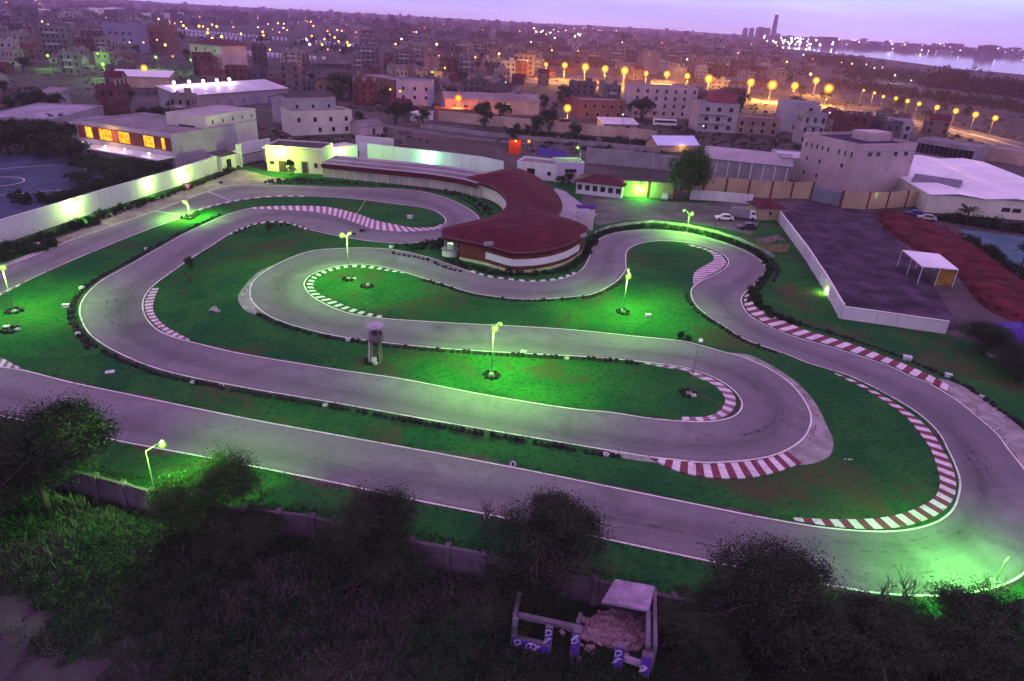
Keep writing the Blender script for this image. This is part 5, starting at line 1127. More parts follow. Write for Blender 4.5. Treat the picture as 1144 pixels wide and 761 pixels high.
# bushes
BM = [crown_mesh(50 + s, .9, .6, 26, 22, .12, [LEAFM], name='foliage', spread=.4) for s in range(3)]
def bushes(P, n, s0, s1, label, group, jit=.5):
    for q in resample(P, n):
        s = rng.uniform(s0, s1); o = put('bush', BM[rng.randrange(3)], None, q + Vector((rng.uniform(-jit, jit), rng.uniform(-jit, jit), .42 * s)), rng.random() * 6); o.scale = (s, s, s * rng.uniform(.8, 1.3)); tag(o, label, 'bush', group)
bushes(px([(-10,283),(30,275),(60,265),(85,255),(113,243),(150,232),(193,217),(243,199),(262,191)]), 58, .7, 1.4, 'low bush in the planted row at the foot of the long white wall', 'bushes along the long white wall')
bushes(px([(0,290),(25,284),(55,276)]), 12, .8, 1.5, 'bush in the leafy corner between the long white wall and the pit lane at left', 'bushes in the left wall corner', .8)
bushes(px([(100,254),(110,250)]), 4, .6, .9, 'small clipped bush standing alone beside the pit lane', 'clipped bushes beside the pit lane')
bushes(px([(657,286),(664,272),(672,262),(690,257.5),(710,254.5),(735,253.5),(765,257),(790,262),(815,270),(838,279),(855,290),(861,303),(852,314),(842,324)]), 70, .5, .95, 'dark shrub in the thick band outside the top loop', 'shrubs round the top loop', .6)
bushes(px([(500,292),(520,299),(545,305),(570,308),(600,308.5),(625,305),(642,298),(655,285),(660,272)]), 44, .5, .95, 'dark shrub in the bed along the clubhouse front', 'shrubs at the clubhouse front', .4)
bushes(px([(443,276),(465,275),(490,270),(495,275),(480,279),(460,279)]), 16, .6, 1.1, 'dark shrub in the bed between the hairpin and the clubhouse tip', 'shrubs by the clubhouse tip', .6)
bushes(px([(500,213),(520,220),(535,228),(545,238),(550,240),(540,232)]), 18, .5, .9, 'shrub in the curved bed inside the white arc wall', 'shrubs in the curved bed', .6)
bushes(px([(300,203),(330,202),(360,203),(400,206)]), 22, .45, .8, 'low shrub in front of the gatehouse and grandstand', 'shrubs in front of the grandstand', .5)
bushes(px([(838,326),(852,345),(868,356),(890,362)]), 20, .6, 1.0, 'shrub in the dark band behind the start of the long kerb', 'shrubs behind the long kerb', .6)
bushes(px([(580,150),(620,153),(660,157),(730,163)]), 22, 1.2, 2.2, 'dark shrub at the foot of the peach wall', 'shrubs at the peach wall', 1)
bushes(px([(1050,245),(1090,252),(1150,262)]), 22, 1.5, 2.3, 'dark shrub in the hedge below the white warehouse', 'hedge shrubs below the warehouse', 1)
bushes(px([(1080,268),(1100,282),(1130,303),(1150,315)]), 16, 1.2, 1.9, 'dark shrub in the hedge between the red bank and the teal court', 'hedge shrubs by the teal court', .8)
bushes(px([(20,225),(60,228),(110,215),(150,203),(190,188)]), 30, 1.2, 2.4, 'dark shrub behind the long white wall beside the blue court', 'shrubs behind the long white wall', 1.2)
bushes(px([(205,245),(215,243),(224,240)]), 6, .6, .9, 'leafy bush lit bright green at the pit lane lamp', 'bushes at the pit lane lamp', .5)
bushes(px([(761,378.5),(770,380.5)]), 2, .6, .8, 'small bush by the track line above the dim white lamp', 'bushes above the dim white lamp', .3)
bushes(px([(395,262),(405,259)]), 2, .5, .7, 'small plant in the white planter on the upper island', 'planter plants', .2)
# weeds and rough growth in the near field
wd = [MB(), MB()]; FP_ = [p.xy for p in fw]
def below(x, y):
    for a, b in zip(FP_, FP_[1:]):
        if a.x <= x <= b.x: return y < a.y + (b.y - a.y) * (x - a.x) / (b.x - a.x) - .6
    return False
ruinp = [p for p in px([(570,715),(582,655),(690,645),(740,655),(738,748)])]
cnt = 0
while cnt < 8500:
    x, y = rng.uniform(-45, 62), rng.uniform(22, 66)
    if not below(x, y) or inside(Vector((x, y)), ruinp): continue
    d = noise.noise(Vector((x * .09, y * .09, 0))) + .5 * noise.noise(Vector((x * .3, y * .3, 5)))
    if inside(Vector((x, y)), SOIL) and rng.random() < .9: continue
    if rng.random() > .82 + d: continue
    cnt += 1; h = rng.uniform(.2, .6) * (1 + max(0, d)) * (1.5 if rng.random() < .08 else 1); q = wd[0 if noise.noise(Vector((x * .15, y * .15, 9))) + rng.uniform(-.3, .3) > -.05 else 1]
    for k in range(5):
        a = rng.random() * 6.28; w = Vector((math.cos(a), math.sin(a), 0)); l = Vector((rng.gauss(0, .45), rng.gauss(0, .45), 1)) * h; p = Vector((x + rng.gauss(0, .16), y + rng.gauss(0, .16), 0))
        q.face([p - w * .05, p + w * .05, p + l + w * .02, p + l * .98 - w * .02])
tag(wd[0].build('weeds', leafmat('weed blades', (.014, .046, .018), (.032, .066, .032))), 'rough green weeds covering the dark field in front', 'weeds', kind='stuff'); tag(wd[1].build('dry_weeds', leafmat('dry weed stalks', (.050, .050, .046), (.085, .080, .075))), 'dry greyish weed stalks scattered over the dark field', 'weeds', kind='stuff')
ug = [MB(), MB()]; cnt = 0; ru = random.Random(12)
while cnt < 2400:
    x, y = ru.uniform(-45, 62), ru.uniform(22, 66); d = noise.noise(Vector((x * .12, y * .12, 21))) + ru.uniform(-.3, .3)
    if d < -.05 or not below(x, y) or inside(Vector((x, y)), ruinp) or inside(Vector((x, y)), SOIL): continue
    cnt += 1; s = ru.uniform(.35, 1.1); q = ug[0 if noise.noise(Vector((x * .1, y * .1, 33))) > -.1 else 1]
    for k in range(44):
        u = Vector((x, y, 0)) + Vector((ru.gauss(0, .5), ru.gauss(0, .5), abs(ru.gauss(.35, .3)))) * s; b_ = Vector((ru.gauss(0, 1), ru.gauss(0, 1), ru.gauss(0, 1))).normalized() * .09; c_ = b_.cross(Vector((ru.gauss(0, 1), ru.gauss(0, 1), 1))).normalized() * .05; q.face([u - b_, u - c_, u + b_, u + c_])
tag(ug[0].build('undergrowth', LEAF), 'dark low undergrowth in lumps over the near field', 'undergrowth', kind='stuff'); tag(ug[1].build('dry_undergrowth', leafmat('dry bramble', (.038, .032, .036), (.066, .054, .06))), 'dry purplish bramble in lumps over the near field', 'undergrowth', kind='stuff')
gt = MB(); cnt = 0                                      # ragged grass along the verge inside the near wall
vw = px([(20, 524), (103, 542), (224, 573), (345, 590), (461, 618), (523, 630), (640, 657), (740, 680), (860, 703), (1000, 725), (1140, 720)])
for q in resample(vw, 2600):
    p0 = q + Vector((rng.uniform(-1, 1), rng.uniform(-.8, 2.6), 0)); h = rng.uniform(.15, .5)
    for k in range(4):
        a = rng.random() * 6.28; w = Vector((math.cos(a), math.sin(a), 0)) * .04; l = Vector((rng.gauss(0, .4), rng.gauss(0, .4), 1)) * h; p = p0 + Vector((rng.gauss(0, .15), rng.gauss(0, .15), .01)); gt.face([p - w, p + w, p + l])
tag(gt.build('verge_grass', LEAFG), 'ragged green grass along the foot of the near wall', 'grass', kind='stuff')
eg = MB(); re_ = random.Random(9)                    # grass creeping over the asphalt edges
for C, sg in ((LA, 1), (LB, -1)):
    P = resample(C, int(length(C) / .16))
    for q, nn in zip(P, normals(P)):
        if q.y > 120 or (noise.noise(q * .25) + re_.uniform(-.35, .35)) < 0: continue
        p0 = q + nn * sg * abs(re_.gauss(.35, .35)); h = re_.uniform(.08, .24)
        for k in range(2):
            a = re_.random() * 6.28; w = Vector((math.cos(a), math.sin(a), 0)) * .05; l = Vector((re_.gauss(0, .6), re_.gauss(0, .6), 1)) * h; p = p0 + Vector((re_.gauss(0, .1), re_.gauss(0, .1), .005)); eg.face([p - w, p + w, p + l])
tag(eg.build('edge_grass', LEAFG), 'ragged grass creeping over the edges of the track', 'grass', kind='stuff')
rs_ = MB()
for k in range(600):
    q = rng.choice(BNK).lerp(rng.choice(BNK), rng.random())
    if not inside(q.xy, BNK): continue
    h = rng.uniform(.2, .7); z0 = min(2.5, max(0, 1.0))
    for j in range(5):
        a = rng.random() * 6.28; w = Vector((math.cos(a), math.sin(a), 0)) * .10; l = Vector((rng.gauss(0, .6), rng.gauss(0, .6), 1)) * h; p = Vector((q.x + rng.gauss(0, .25), q.y + rng.gauss(0, .25), .35)); rs_.face([p - w, p + w, p + l + w * .4, p + l - w * .4])
tag(rs_.build('bank_scrub', leafmat('red scrub leaves', (.05, .014, .016), (.095, .022, .026))), 'low dark red scrub growing over the crimson bank', 'scrub', kind='stuff')
# small odds and ends
for lab, p, s, mt in [('pale boulder heap in the grass left of the toothed-kerb hairpin', (240, 347), 1.1, CONC), ('pale stone on the verge grass at right', (1108, 398), .7, CONC), ('small pale stone in the big dark infield', (948, 514), .3, CONC), ('stone at the verge of the S bend track', (872, 394), .35, CONC)]:
    mb = MB(); r = random.Random(len(lab))
    for k in range(7):
        bmx = Matrix.Translation((r.gauss(0, s * .6), r.gauss(0, s * .4), s * .15)) @ Matrix.Rotation(r.random() * 6, 4, 'Z') @ Matrix.Rotation(r.random() * .8, 4, 'X'); e = s * r.uniform(.18, .42)
        i0 = len(mb.v); mb.ball((0, 0, 0), e, 7, sz=.7); mb.v[i0:] = [tuple(bmx @ (Vector(v) * (1 + .25 * noise.noise(Vector(v) * 3)))) for v in mb.v[i0:]]
    o = mb.build('rock_heap', mt); o.location = at(*p); tag(o, lab, 'rock')
for lab, p, w in [('white box by the left edge below the wall bushes', (14, 273), .8), ('second white box left of the pit lane', (18, 283), .8), ('white box beside the wall bushes near the pit lane', (42, 274), .8), ('white block on the tyre row outside the left hairpin', (92, 323), .7), ('white block above the left hairpin tyres', (164, 279), .6), ('white block at the start of the two-line tyre row', (74, 343), .8),
                  ('pale crate on the grass right of the clubhouse lamp', (724, 354), .8), ('pale crate on the small upper island', (458, 244), 1.1), ('white bollard box behind the long kerb', (1013, 402), 1.0), ('smaller white bollard box further along the long kerb', (1059, 421), .8), ('white barrel by the clubhouse kiosk track edge', (437, 277), .7), ('dark box near the gatehouse plaza', (247, 205), .8), ('white crate in the tyre ring beside the lamp on the oval', (411, 319), .5), ('pale crate in the tyre row above the middle straight', (585, 395), .7), ('pale crate at the foot of the marshal tower', (417, 404), .8), ('pale crate in the ring near the left edge', (8, 367), .7), ('pale board lying on the left grass', (123, 416), .9)]:
    o = MB(); o.box(-w * .5, -w * .35, 0, w * .5, w * .35, w * .5 if 'board' not in lab else .08); o.box(-w * .55, -w * .4, w * .5 if 'board' not in lab else .08, w * .55, w * .4, w * .58 if 'board' not in lab else .1); ob = o.build('storage_crate' if 'board' not in lab else 'loose_board', DOORM if 'dark' in lab else M('pale plastic crate', (.5, .48, .5), .2, 2)); ob.location = at(*p); ob.rotation_euler.z = rng.uniform(-.5, .5); tag(ob, lab, 'crate')
t = thing('white_rag', 'white rag hung on a short stake beside the near track', 'rag', at(543, 582)); mb = MB(); mb.tube([(0,0,0),(0,0,.7)], [.04,.03], 5); mb.build('stake', WOOD, t); mb = MB(); mb.lathe([(.02,.95),(.22,.8),(.3,.5),(.24,.25)], 9); mb.build('cloth', WHITEW, t)
t = thing('white_globe_marker', 'small white globe marker standing among the dark trees at lower right', 'marker', at(836, 640)); mb = MB(); mb.tube([(0,0,0),(0,0,1.1)], [.05,.04], 6); mb.build('stake', POLE, t); mb = MB(); mb.smooth = True; mb.ball((0,0,1.4), .34, 12, sz=1.25); mb.build('globe', WHITEW, t)
for lab, p in [('loose pale tyre ring on the straight after the left hairpin', (248, 431)), ('small pale ring on the grass below the middle straight', (573, 519))]:
    o = put('tyre', TYW, None, at(*p) + Vector((0, 0, .05))); o.rotation_euler.x = 1.0; tag(o, lab, 'tyre')
# ------------------------------------------------------------------ the town
road = catmull(px([(540,86),(600,92),(660,97),(722,103),(792,108),(863,115),(926,121),(1000,133),(1068,146),(1144,166),(1230,190)]), 6)
mb = MB(); strip(road, -11, 11, .02, mb); tag(mb.build('boulevard_road', M('boulevard asphalt', (.10, .095, .09), .3, .08)), kind='structure')
mb = MB(); strip(road, -.4, .4, .03, mb); strip(road, 8.8, 9.1, .03, mb); strip(road, -9.1, -8.8, .03, mb); tag(mb.build('boulevard_markings', WLINE), kind='structure')
lane = catmull(px([(380,131),(470,147),(540,156),(620,162),(700,168),(735,174)]), 3); mb = MB(); strip(lane, -3, 3, .02, mb); tag(mb.build('back_lane', M('lane asphalt', (.12, .10, .11), .3, .1)), kind='structure')
rd = [p.xy for p in road]
cols = {'lilac grey': M('darker lilac render', (.135, .115, .145), .3, .15, stain=.5), 'dusty pink': M('darker pink render', (.165, .115, .125), .3, .15, stain=.5), 'cream': M('sooty cream render', (.21, .18, .165), .25, .15, stain=.5), 'red brick': M('dark red brick', (.10, .04, .042), .3, .3, stain=.5), 'grey block': M('dark block wall', (.095, .08, .095), .3, .2, stain=.5), 'white': M('dull white render', (.27, .24, .26), .2, .15, stain=.45), 'brown': M('brown stained render', (.09, .06, .065), .3, .15, stain=.5), 'peach': M('sooty peach render', (.17, .115, .10), .3, .15, stain=.5)}  # town walls and roof set darker than those of the near buildings
ROOFT = M('darker town roof', (.10, .085, .10), .4, .15, stain=.5)
TPL = []
def tpl(cn, W, D, fl, style, seed):
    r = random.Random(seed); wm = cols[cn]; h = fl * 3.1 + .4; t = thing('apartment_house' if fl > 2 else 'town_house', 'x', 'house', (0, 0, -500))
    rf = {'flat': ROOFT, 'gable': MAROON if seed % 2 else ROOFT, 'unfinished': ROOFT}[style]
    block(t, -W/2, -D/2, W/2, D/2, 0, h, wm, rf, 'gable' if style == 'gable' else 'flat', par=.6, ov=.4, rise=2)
    n = max(2, int(W / 3.4)); g = VOID if style == 'unfinished' else GLASS
    for f in range(fl): windows(t, W, D, 'F', n, f * 3.1 + .9, 1.4, 1.6, .14, .86, g, False, -D/2, -W/2)
    if fl > 1: windows(t, W, D, 'L', 2, (fl - 1) * 3.1 + .9, 1.3, 1.5, .3, .7, g, False, -D/2, -W/2); windows(t, W, D, 'R', 2, (fl - 1) * 3.1 + .9, 1.3, 1.5, .3, .7, g, False, -D/2, -W/2)
    if style == 'flat':
        mb = MB(); mb.box(W * .1, 0, h, W * .35, D * .3, h + 2.4); mb.build('stair_hut', wm, t); mb = MB(); mb.lathe([(.7, h), (.7, h + 1.5), (.02, h + 1.6)], 10, (-W * .25, D * .1, 0)); mb.build('water_tank', METAL, t)
        for f in range(1, fl):
            mb = MB(); mb.box(-W * .3, -D/2 - 1.1, f * 3.1, W * .2, -D/2 - .003, f * 3.1 + .9); mb.build('balcony', wm if r.random() < .6 else CONC, t)
    if style == 'unfinished':
        for x_ in (-W/2 + .4, 0, W/2 - .4):
            for y_ in (-D/2 + .4, D/2 - .4):
                mb = MB(); mb.box(x_ - .2, y_ - .2, h, x_ + .2, y_ + .2, h + 2.2); mb.build('column', CONC, t)
    return t, cn, fl, style, max(W, D)
k = 0
for cn, W, D, fl, st in [('lilac grey',12,10,3,'flat'),('dusty pink',14,11,4,'flat'),('cream',11,10,2,'flat'),('red brick',13,10,3,'unfinished'),('grey block',16,10,2,'flat'),('white',11,9,3,'flat'),('brown',12,12,4,'unfinished'),('peach',10,9,2,'gable'),('lilac grey',18,12,5,'flat'),('red brick',10,9,1,'gable'),('grey block',24,12,1,'gable'),('dusty pink',10,9,3,'unfinished'),('white',22,12,1,'gable'),('cream',13,11,4,'flat')]:
    TPL.append(tpl(cn, W, D, fl, st, k)); k += 1
NW = {1: 'single-storey', 2: 'two-storey', 3: 'three-storey', 4: 'four-storey', 5: 'five-storey'}
SN = {'flat': 'flat-roofed', 'gable': 'pitched-roof', 'unfinished': 'unfinished'}
used = {}; placed = [(c, r) for c, r in FOOT]; HZ = lambda x: 36 + (x - 900) * .0560
EXCL = [(185,30,405,74)]          # truck rows
def ok(p, r, x, y):
    if any(a <= x <= c and b <= y <= d for a, b, c, d in EXCL): return False
    if any((p - q).length < r + 11 for q in rd): return False
    return all((p - c).length > r * .75 + rr * .85 for c, rr in placed)
def zone(x, y, d):
    s = 'at the left' if x < 330 else 'in the middle' if x < 720 else 'at the right'
    dd = 'close behind the circuit' if d < 330 else 'in the middle distance' if d < 520 else 'in the hazy far town'
    return '%s, %s' % (dd, s)
def pixel(x, y, z=0):
    v = ROT.transposed() @ (Vector((x, y, z)) - CAM); return CX + F * v.x / -v.z, CY - F * v.y / -v.z
LPX = [(x, y) for x, y, s in BIG] + [(965,101),(977,104),(987,108),(1001,110),(1014,113),(1027,116),(1047,120),(1068,124),(1090,128),(1112,132),(53,62),(109,60),(115,72),(174,64),(213,67),(161,76),(512,110),(531,64),(403,13),(443,13),(488,17)]
n = 0; tries = 0
while n < 300 and tries < 14000:
    tries += 1; d = 250 + 640 * rng.random() ** .8; x = rng.uniform(-30, 1180)
    a = math.atan((x - CX) / F) ; p = Vector((math.sin(a) * d, math.cos(a) * d)); 
    v = ROT.transposed() @ (Vector((p.x, p.y, 0)) - CAM); sx, sy = CX + F * v.x / -v.z, CY - F * v.y / -v.z
    if sx < -30 or sx > 1180: continue
    if sx < 560 and sy > 132 - (30 if sx < 100 else 0): continue
    if 560 <= sx < 900 and sy > 128: continue
    if sx >= 900 and sy > 165: continue
    if 870 < sx and d > 430: continue
    if 175 < sx < 420 and 70 < sy < 92 and rng.random() < .5: continue
    T = rng.choice(TPL); s = rng.uniform(.62, 1.0) if d < 540 else rng.uniform(.85, 1.15)
    if d < 520 and T[2] > 2 and not (T[2] == 3 and rng.random() < .35): continue
    tp = pixel(p.x, p.y, (T[2] * 3.1 + 3.4) * 1.1); hw = T[4] * .6 * F / d
    if any(sx - hw < lx < sx + hw and tp[1] - 2 < ly < sy for lx, ly in LPX): continue
    if not ok(p, T[4] * .6 * s, sx, sy): continue
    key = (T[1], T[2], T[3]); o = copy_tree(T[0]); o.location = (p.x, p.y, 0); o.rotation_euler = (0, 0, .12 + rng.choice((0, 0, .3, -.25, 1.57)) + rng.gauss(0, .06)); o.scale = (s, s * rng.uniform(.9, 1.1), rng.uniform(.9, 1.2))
    lab = '%s %s %s house %s' % (SN[T[3]], NW[T[2]], T[1], zone(sx, sy, d)); o['label'] = lab; o['group'] = lab + ' of the town'
    placed.append((p, T[4] * .6 * s)); n += 1
print('houses', n)
def rm(o):
    for c in list(o.children): rm(c)
    bpy.data.objects.remove(o)
for T in TPL: rm(T[0])
ts = MB(); db = MB(); rt = random.Random(5)
cnt = 0
while cnt < 2600:
    x, y = rt.uniform(-10, 1150), rt.uniform(60, 172)
    p = at(x, y); d = p.xy.length
    if not 205 < d < 620 or any((p.xy - q).length < 13 for q in rd) or noise.noise(Vector((p.x * .02, p.y * .02, 4))) + rt.uniform(-.25, .25) < 0: continue
    if any((p.xy - c).length < rr * .9 for c, rr in FOOT) or inside(p.xy, COMP): continue
    cnt += 1
    if rt.random() < .3:
        s = rt.uniform(.3, 1.1); db.box(-s, -s * .6, 0, s, s * .6, s * .7, mat=Matrix.Translation((p.x, p.y, 0)) @ Matrix.Rotation(rt.random() * 6, 4, 'Z') @ Matrix.Rotation(rt.uniform(-.5, .5), 4, 'X'))
    else:
        s = rt.uniform(.6, 1.5)
        for k in range(14):
            u = p + Vector((rt.gauss(0, .5), rt.gauss(0, .5), abs(rt.gauss(.4, .3)))) * s; b_ = Vector((rt.gauss(0, 1), rt.gauss(0, 1), rt.gauss(0, 1))).normalized() * s * .3; c_ = b_.cross(Vector((.3, .5, .8))).normalized() * s * .3; ts.face([u - b_, u - c_, u + b_, u + c_])
tag(ts.build('town_scrub', LEAF), 'dark scrub scattered over the waste ground of the town', 'scrub', kind='stuff'); tag(db.build('waste_debris', M('reddish debris', (.16, .085, .09), .5, .5, stain=.5)), 'reddish rubble and debris scattered over the waste ground', 'debris', kind='stuff')
# specific left-hand roofs
house('pale_flat_roof_building', 'wide building with a pale lilac flat roof at the far left', 'building', (-20, 150), (62, 153), 34, 5, PURW, M('dusty lilac sheet roof', (.27, .245, .31), .25, .12, stain=.4), par=.3)
house('pale_low_annex', 'low annex with a pale roof right of the wide pale-roofed building', 'building', (62, 156), (94, 158), 22, 4, PURW, M('lilac roof sheet', (.34, .30, .38), .2), par=.3)
house('tin_roofed_store', 'small store with a tilted white tin roof behind the pale roofs', 'store', (46, 118), (68, 119), 8, 4.5, GREYW, ROOFG, 'shed', rise=1.5)
house('pink_tall_house', 'tall pinkish house with a dark red roof above the white floodlights', 'house', (215, 76), (250, 80), 20, 15, PINKW, MAROON, 'hip', ov=.8, rise=3, wins=[('F', 3, z, 2, 2, .2, .8, {'detail': False}) for z in (2, 6.4, 10.8)])
house('violet_slab_block', 'plain violet slab block at upper left', 'apartment block', (119, 58), (156, 60), 18, 20, M('violet slab render', (.20, .17, .28), .15, .1), ROOFG, wins=[('F', 4, z, 1.8, 1.8, .2, .8, {'detail': False}) for z in (3, 8, 13)])
house('maroon_slab_block', 'maroon brick slab block right of the violet block', 'apartment block', (158, 57), (188, 59), 16, 19, BRICK, ROOFG, wins=[('F', 3, z, 1.8, 1.8, .2, .8, {'detail': False}) for z in (3, 8, 13)])
house('white_roofed_store', 'shop with a white roof and orange lit front below the yellow street lamp', 'shop', (125, 97), (190, 99), 12, 5, PEACH, ROOFW, 'shed', ov=.5, rise=2)
house('unfinished_long_frame', 'long unfinished concrete frame with rows of columns at the right', 'building', (1020, 172), (1085, 183), 14, 5.5, GREYW, ROOFG, par=.3, wins=[('F', 12, .8, 1.6, 3.6, .05, .95, {'glass': VOID})])
house('grey_terrace', 'grey stepped terrace row behind the pink building', 'terrace', (938, 150), (1015, 158), 14, 7.5, PURW, ROOFG, par=.5, wins=[('F', 8, 4.4, 1.5, 1.7, .06, .94, {'glass': VOID}), ('F', 8, .8, 1.5, 1.9, .06, .94)])
house('peach_yard_building', 'low peach walled building beyond the white warehouse roof', 'building', (1095, 178), (1150, 187), 12, 4.5, PEACH, ROOFG, par=.4)
house('lit_white_hall', 'long pale hall lit orange by lamps at the top left corner', 'hall', (-12, 24), (92, 20), 30, 13, PINKW, ROOFW, par=.5, wins=[('F', 8, 3, 4, 5, .08, .92, {'detail': False})])
house('white_sheet_hall', 'white sheet-clad hall right of the long lit hall at top left', 'hall', (112, 20), (146, 18), 30, 15, WHITEW, ROOFW, par=.5)
house('pale_lit_depot', 'pale depot lit greenish near the top left between two blocks', 'depot', (166, 22), (206, 20), 30, 11, WHITEW, ROOFG, par=.5)
house('yellow_lit_market', 'low market hall glowing yellow at the skyline left of centre', 'hall', (372, 26), (405, 27), 40, 10, CREAM, ROOFW, par=.5)
house('brick_three_storey', 'dark red brick house with many windows left of the lone orange street lamp', 'house', (400, 104), (440, 112), 14, 9, BRICK, ROOFG, par=.4, wins=[('F', 5, 5.4, 1.5, 1.7, .1, .9), ('F', 5, 1.4, 1.5, 1.7, .1, .9)])
# trees dotted through the town
n = 0
while n < 110:
    x, y = rng.uniform(-10, 1160), rng.uniform(30, 160); 
    if y < HZ(x) + 24: continue
    p = at(x, y); d = p.xy.length
    if d > 900 or d < 215 or any((p.xy - q).length < 13 for q in rd): continue
    if any((p.xy - c).length < rr * .9 for c, rr in placed) or any((p.xy - c).length < rr for c, rr in FOOT): continue
    if x < 560 and y > 150 or (x > 640 and y > 132 and x < 1030): continue
    h = rng.uniform(4, 8.5); small('dark tree among the houses ' + zone(x, y, d), p, h, h * rng.uniform(.4, .65), rng.choice((1, 2, 1)), 'trees among the houses ' + zone(x, y, d)); n += 1
# the far town: one mass nobody could count, its storeys in its mesh and tint
m, nt, out = newmat('far town render'); a_ = nt.nodes.new('ShaderNodeAttribute'); a_.attribute_name = 'tint'
g_ = nt.nodes.new('ShaderNodeNewGeometry'); br = nt.nodes.new('ShaderNodeTexBrick'); br.inputs['Scale'].default_value = .12; br.inputs['Mortar Size'].default_value = .02; br.offset = 0
n1 = tex(nt, .35, 2, .5, (1, 1, 1.3)); c = mixc(nt, ramp(nt, n1, .52, .56), a_.outputs['Color'], (.03, .025, .035)); finish(nt, out, c, .9, .1); FARM = m
def mass(name, label, cat, pts, hmin, hmax, wmin, wmax):
    mb = MB(); tint = []
    for (x, y) in pts:
        w, d_, h = rng.uniform(wmin, wmax), rng.uniform(wmin, wmax), rng.uniform(hmin, hmax) * (1.7 if rng.random() < .08 else 1); mt = Matrix.Translation((x, y, 0)) @ Matrix.Rotation(rng.gauss(.15, .3), 4, 'Z')
        n0 = len(mb.v); mb.box(-w/2, -d_/2, 0, w/2, d_/2, h, bottom=False, mat=mt)
        if rng.random() < .5: mb.box(-w/5, -d_/5, h, w/6, d_/5, h + 2.6, bottom=False, mat=mt)
        t_ = rng.choice(((.15,.12,.15),(.20,.15,.17),(.11,.065,.075),(.30,.26,.28),(.09,.07,.10),(.13,.10,.13))); f_ = rng.uniform(.6, 1.1); tint += [(t_[0]*f_, t_[1]*f_, t_[2]*f_, 1)] * (len(mb.v) - n0)
    o = mb.build(name, FARM); at_ = o.data.attributes.new('tint', 'FLOAT_COLOR', 'POINT'); at_.data.foreach_set('color', [c for q in tint for c in q]); tag(o, label, cat, kind='stuff'); return o
SEA = px([(868,53.5),(905,57),(938,61),(972,64.5),(1014,70),(1076,78),(1122,82),(1240,92),(1240,71),(1144,65),(1111,63),(1042,58.8),(972,55),(917,51.3),(868,49.5)])
def wet(x, y): return inside(Vector((x, y)), SEA)
pts = []
while len(pts) < 3000:
    d = 760 * (7.5 ** rng.random()); a = math.radians(rng.uniform(-44, 44)); x, y = math.sin(a) * d, math.cos(a) * d
    if d < 900 and rng.random() < .3: continue
    if wet(x, y) or any((Vector((x, y)) - q).length < 22 for q in rd) or (math.degrees(a) > 17 and d < 1000 and rng.random() < .6): continue
    pts.append((x, y))
def pixel(x, y, z=0):
    v = ROT.transposed() @ (Vector((x, y, z)) - CAM); return CX + F * v.x / -v.z, CY - F * v.y / -v.z
def keep(p):
    sx, sy = pixel(*p)
    if 185 < sx < 412 and 28 < sy < 64: return False
    return not (sx > 865 and sy > 47 + (sx - 865) * .12)
pts = [p for p in pts if keep(p)]
pts = [p for p in pts if not any((Vector(p) - c).length < rr + 14 for c, rr in placed)]
mass('far_town', 'the hazy purple mass of the far town up to the skyline', 'town', pts, 5, 17, 10, 22)
hl = MB(); n = 0; tr_ = MB()
while n < 900:
    d = 700 * (6 ** rng.random()); a = math.radians(rng.uniform(-44, 44)); x, y = math.sin(a) * d, math.cos(a) * d
    if wet(x, y): continue
    n += 1; s = rng.uniform(2.5, 6)
    for k in range(22):
        u = Vector((rng.gauss(0, .5), rng.gauss(0, .5), rng.gauss(.9, .35))) * s + Vector((x, y, 0)); b_ = Vector((rng.gauss(0, 1), rng.gauss(0, 1), rng.gauss(0, 1))).normalized() * s * .24; c_ = b_.cross(Vector((.3, .5, .8))).normalized() * s * .24; tr_.face([u - b_, u - c_, u + b_, u + c_])
tag(tr_.build('far_trees', LEAF), 'dark tree clumps mixed through the far town', 'trees', kind='stuff')
# wooded rise by the sea at right
ws = MB()
for (x0, y0, x1, y1, n_, s0) in ((905,66,960,72,260,5),(1040,92,1075,96,240,6),(1075,96,1144,104,420,5),(960,78,1040,90,300,4),(925,92,1150,122,420,2.6),(940,78,1150,104,420,2.8),(1144,104,1200,112,200,5)):
    for k in range(n_):
        u_ = rng.random(); p = at(x0 + (x1 - x0) * u_ + rng.gauss(0, 4), y0 + (y1 - y0) * u_ + rng.uniform(-2, 6)); s = s0 * rng.uniform(.6, 1.2)
        for j in range(16):
            u = p + Vector((rng.gauss(0, .5), rng.gauss(0, .5), abs(rng.gauss(.8, .45)))) * s; b_ = Vector((rng.gauss(0, 1), rng.gauss(0, 1), rng.gauss(0, 1))).normalized() * s * .26; c_ = b_.cross(Vector((.3, .5, .8))).normalized() * s * .26; ws.face([u - b_, u - c_, u + b_, u + c_])
tag(ws.build('shore_woods', LEAF), 'dark wooded shore rising in front of the bay at right', 'woods', kind='stuff')
# lights of the far town and bay, too many and far to count
def glints(name, label, pts, mat, r0, r1):
    mb = MB()
    for p in pts:
        r = rng.uniform(r0, r1); mb.ball(p, r, 5)
    o = mb.build(name, mat); tag(o, label, 'lights', kind='stuff')
    return o
def ne(name, col, s):
    m = E(name, col, s); m.cycles.emission_sampling = 'NONE'; return m
def scatter(n, d0, d1, a0, a1, z=7):
    out = []
    while len(out) < n:
        d = d0 * ((d1 / d0) ** rng.random()); a = math.radians(rng.uniform(a0, a1)); x, y = math.sin(a) * d, math.cos(a) * d
        if not wet(x, y): out.append((x, y, rng.uniform(z * .6, z * 1.6)))
    return out
glints('far_town_lights', 'warm lamps twinkling across the far town', scatter(120, 560, 3000, -42, 24, 9), ne('far warm lamps', (1, .50, .12), 5), .45, 1.2)
glints('far_town_white_lights', 'white lamps twinkling across the far town', scatter(45, 600, 3200, -42, 24, 9), ne('far white lamps', (1, .85, .9), 6), .4, 1.0)
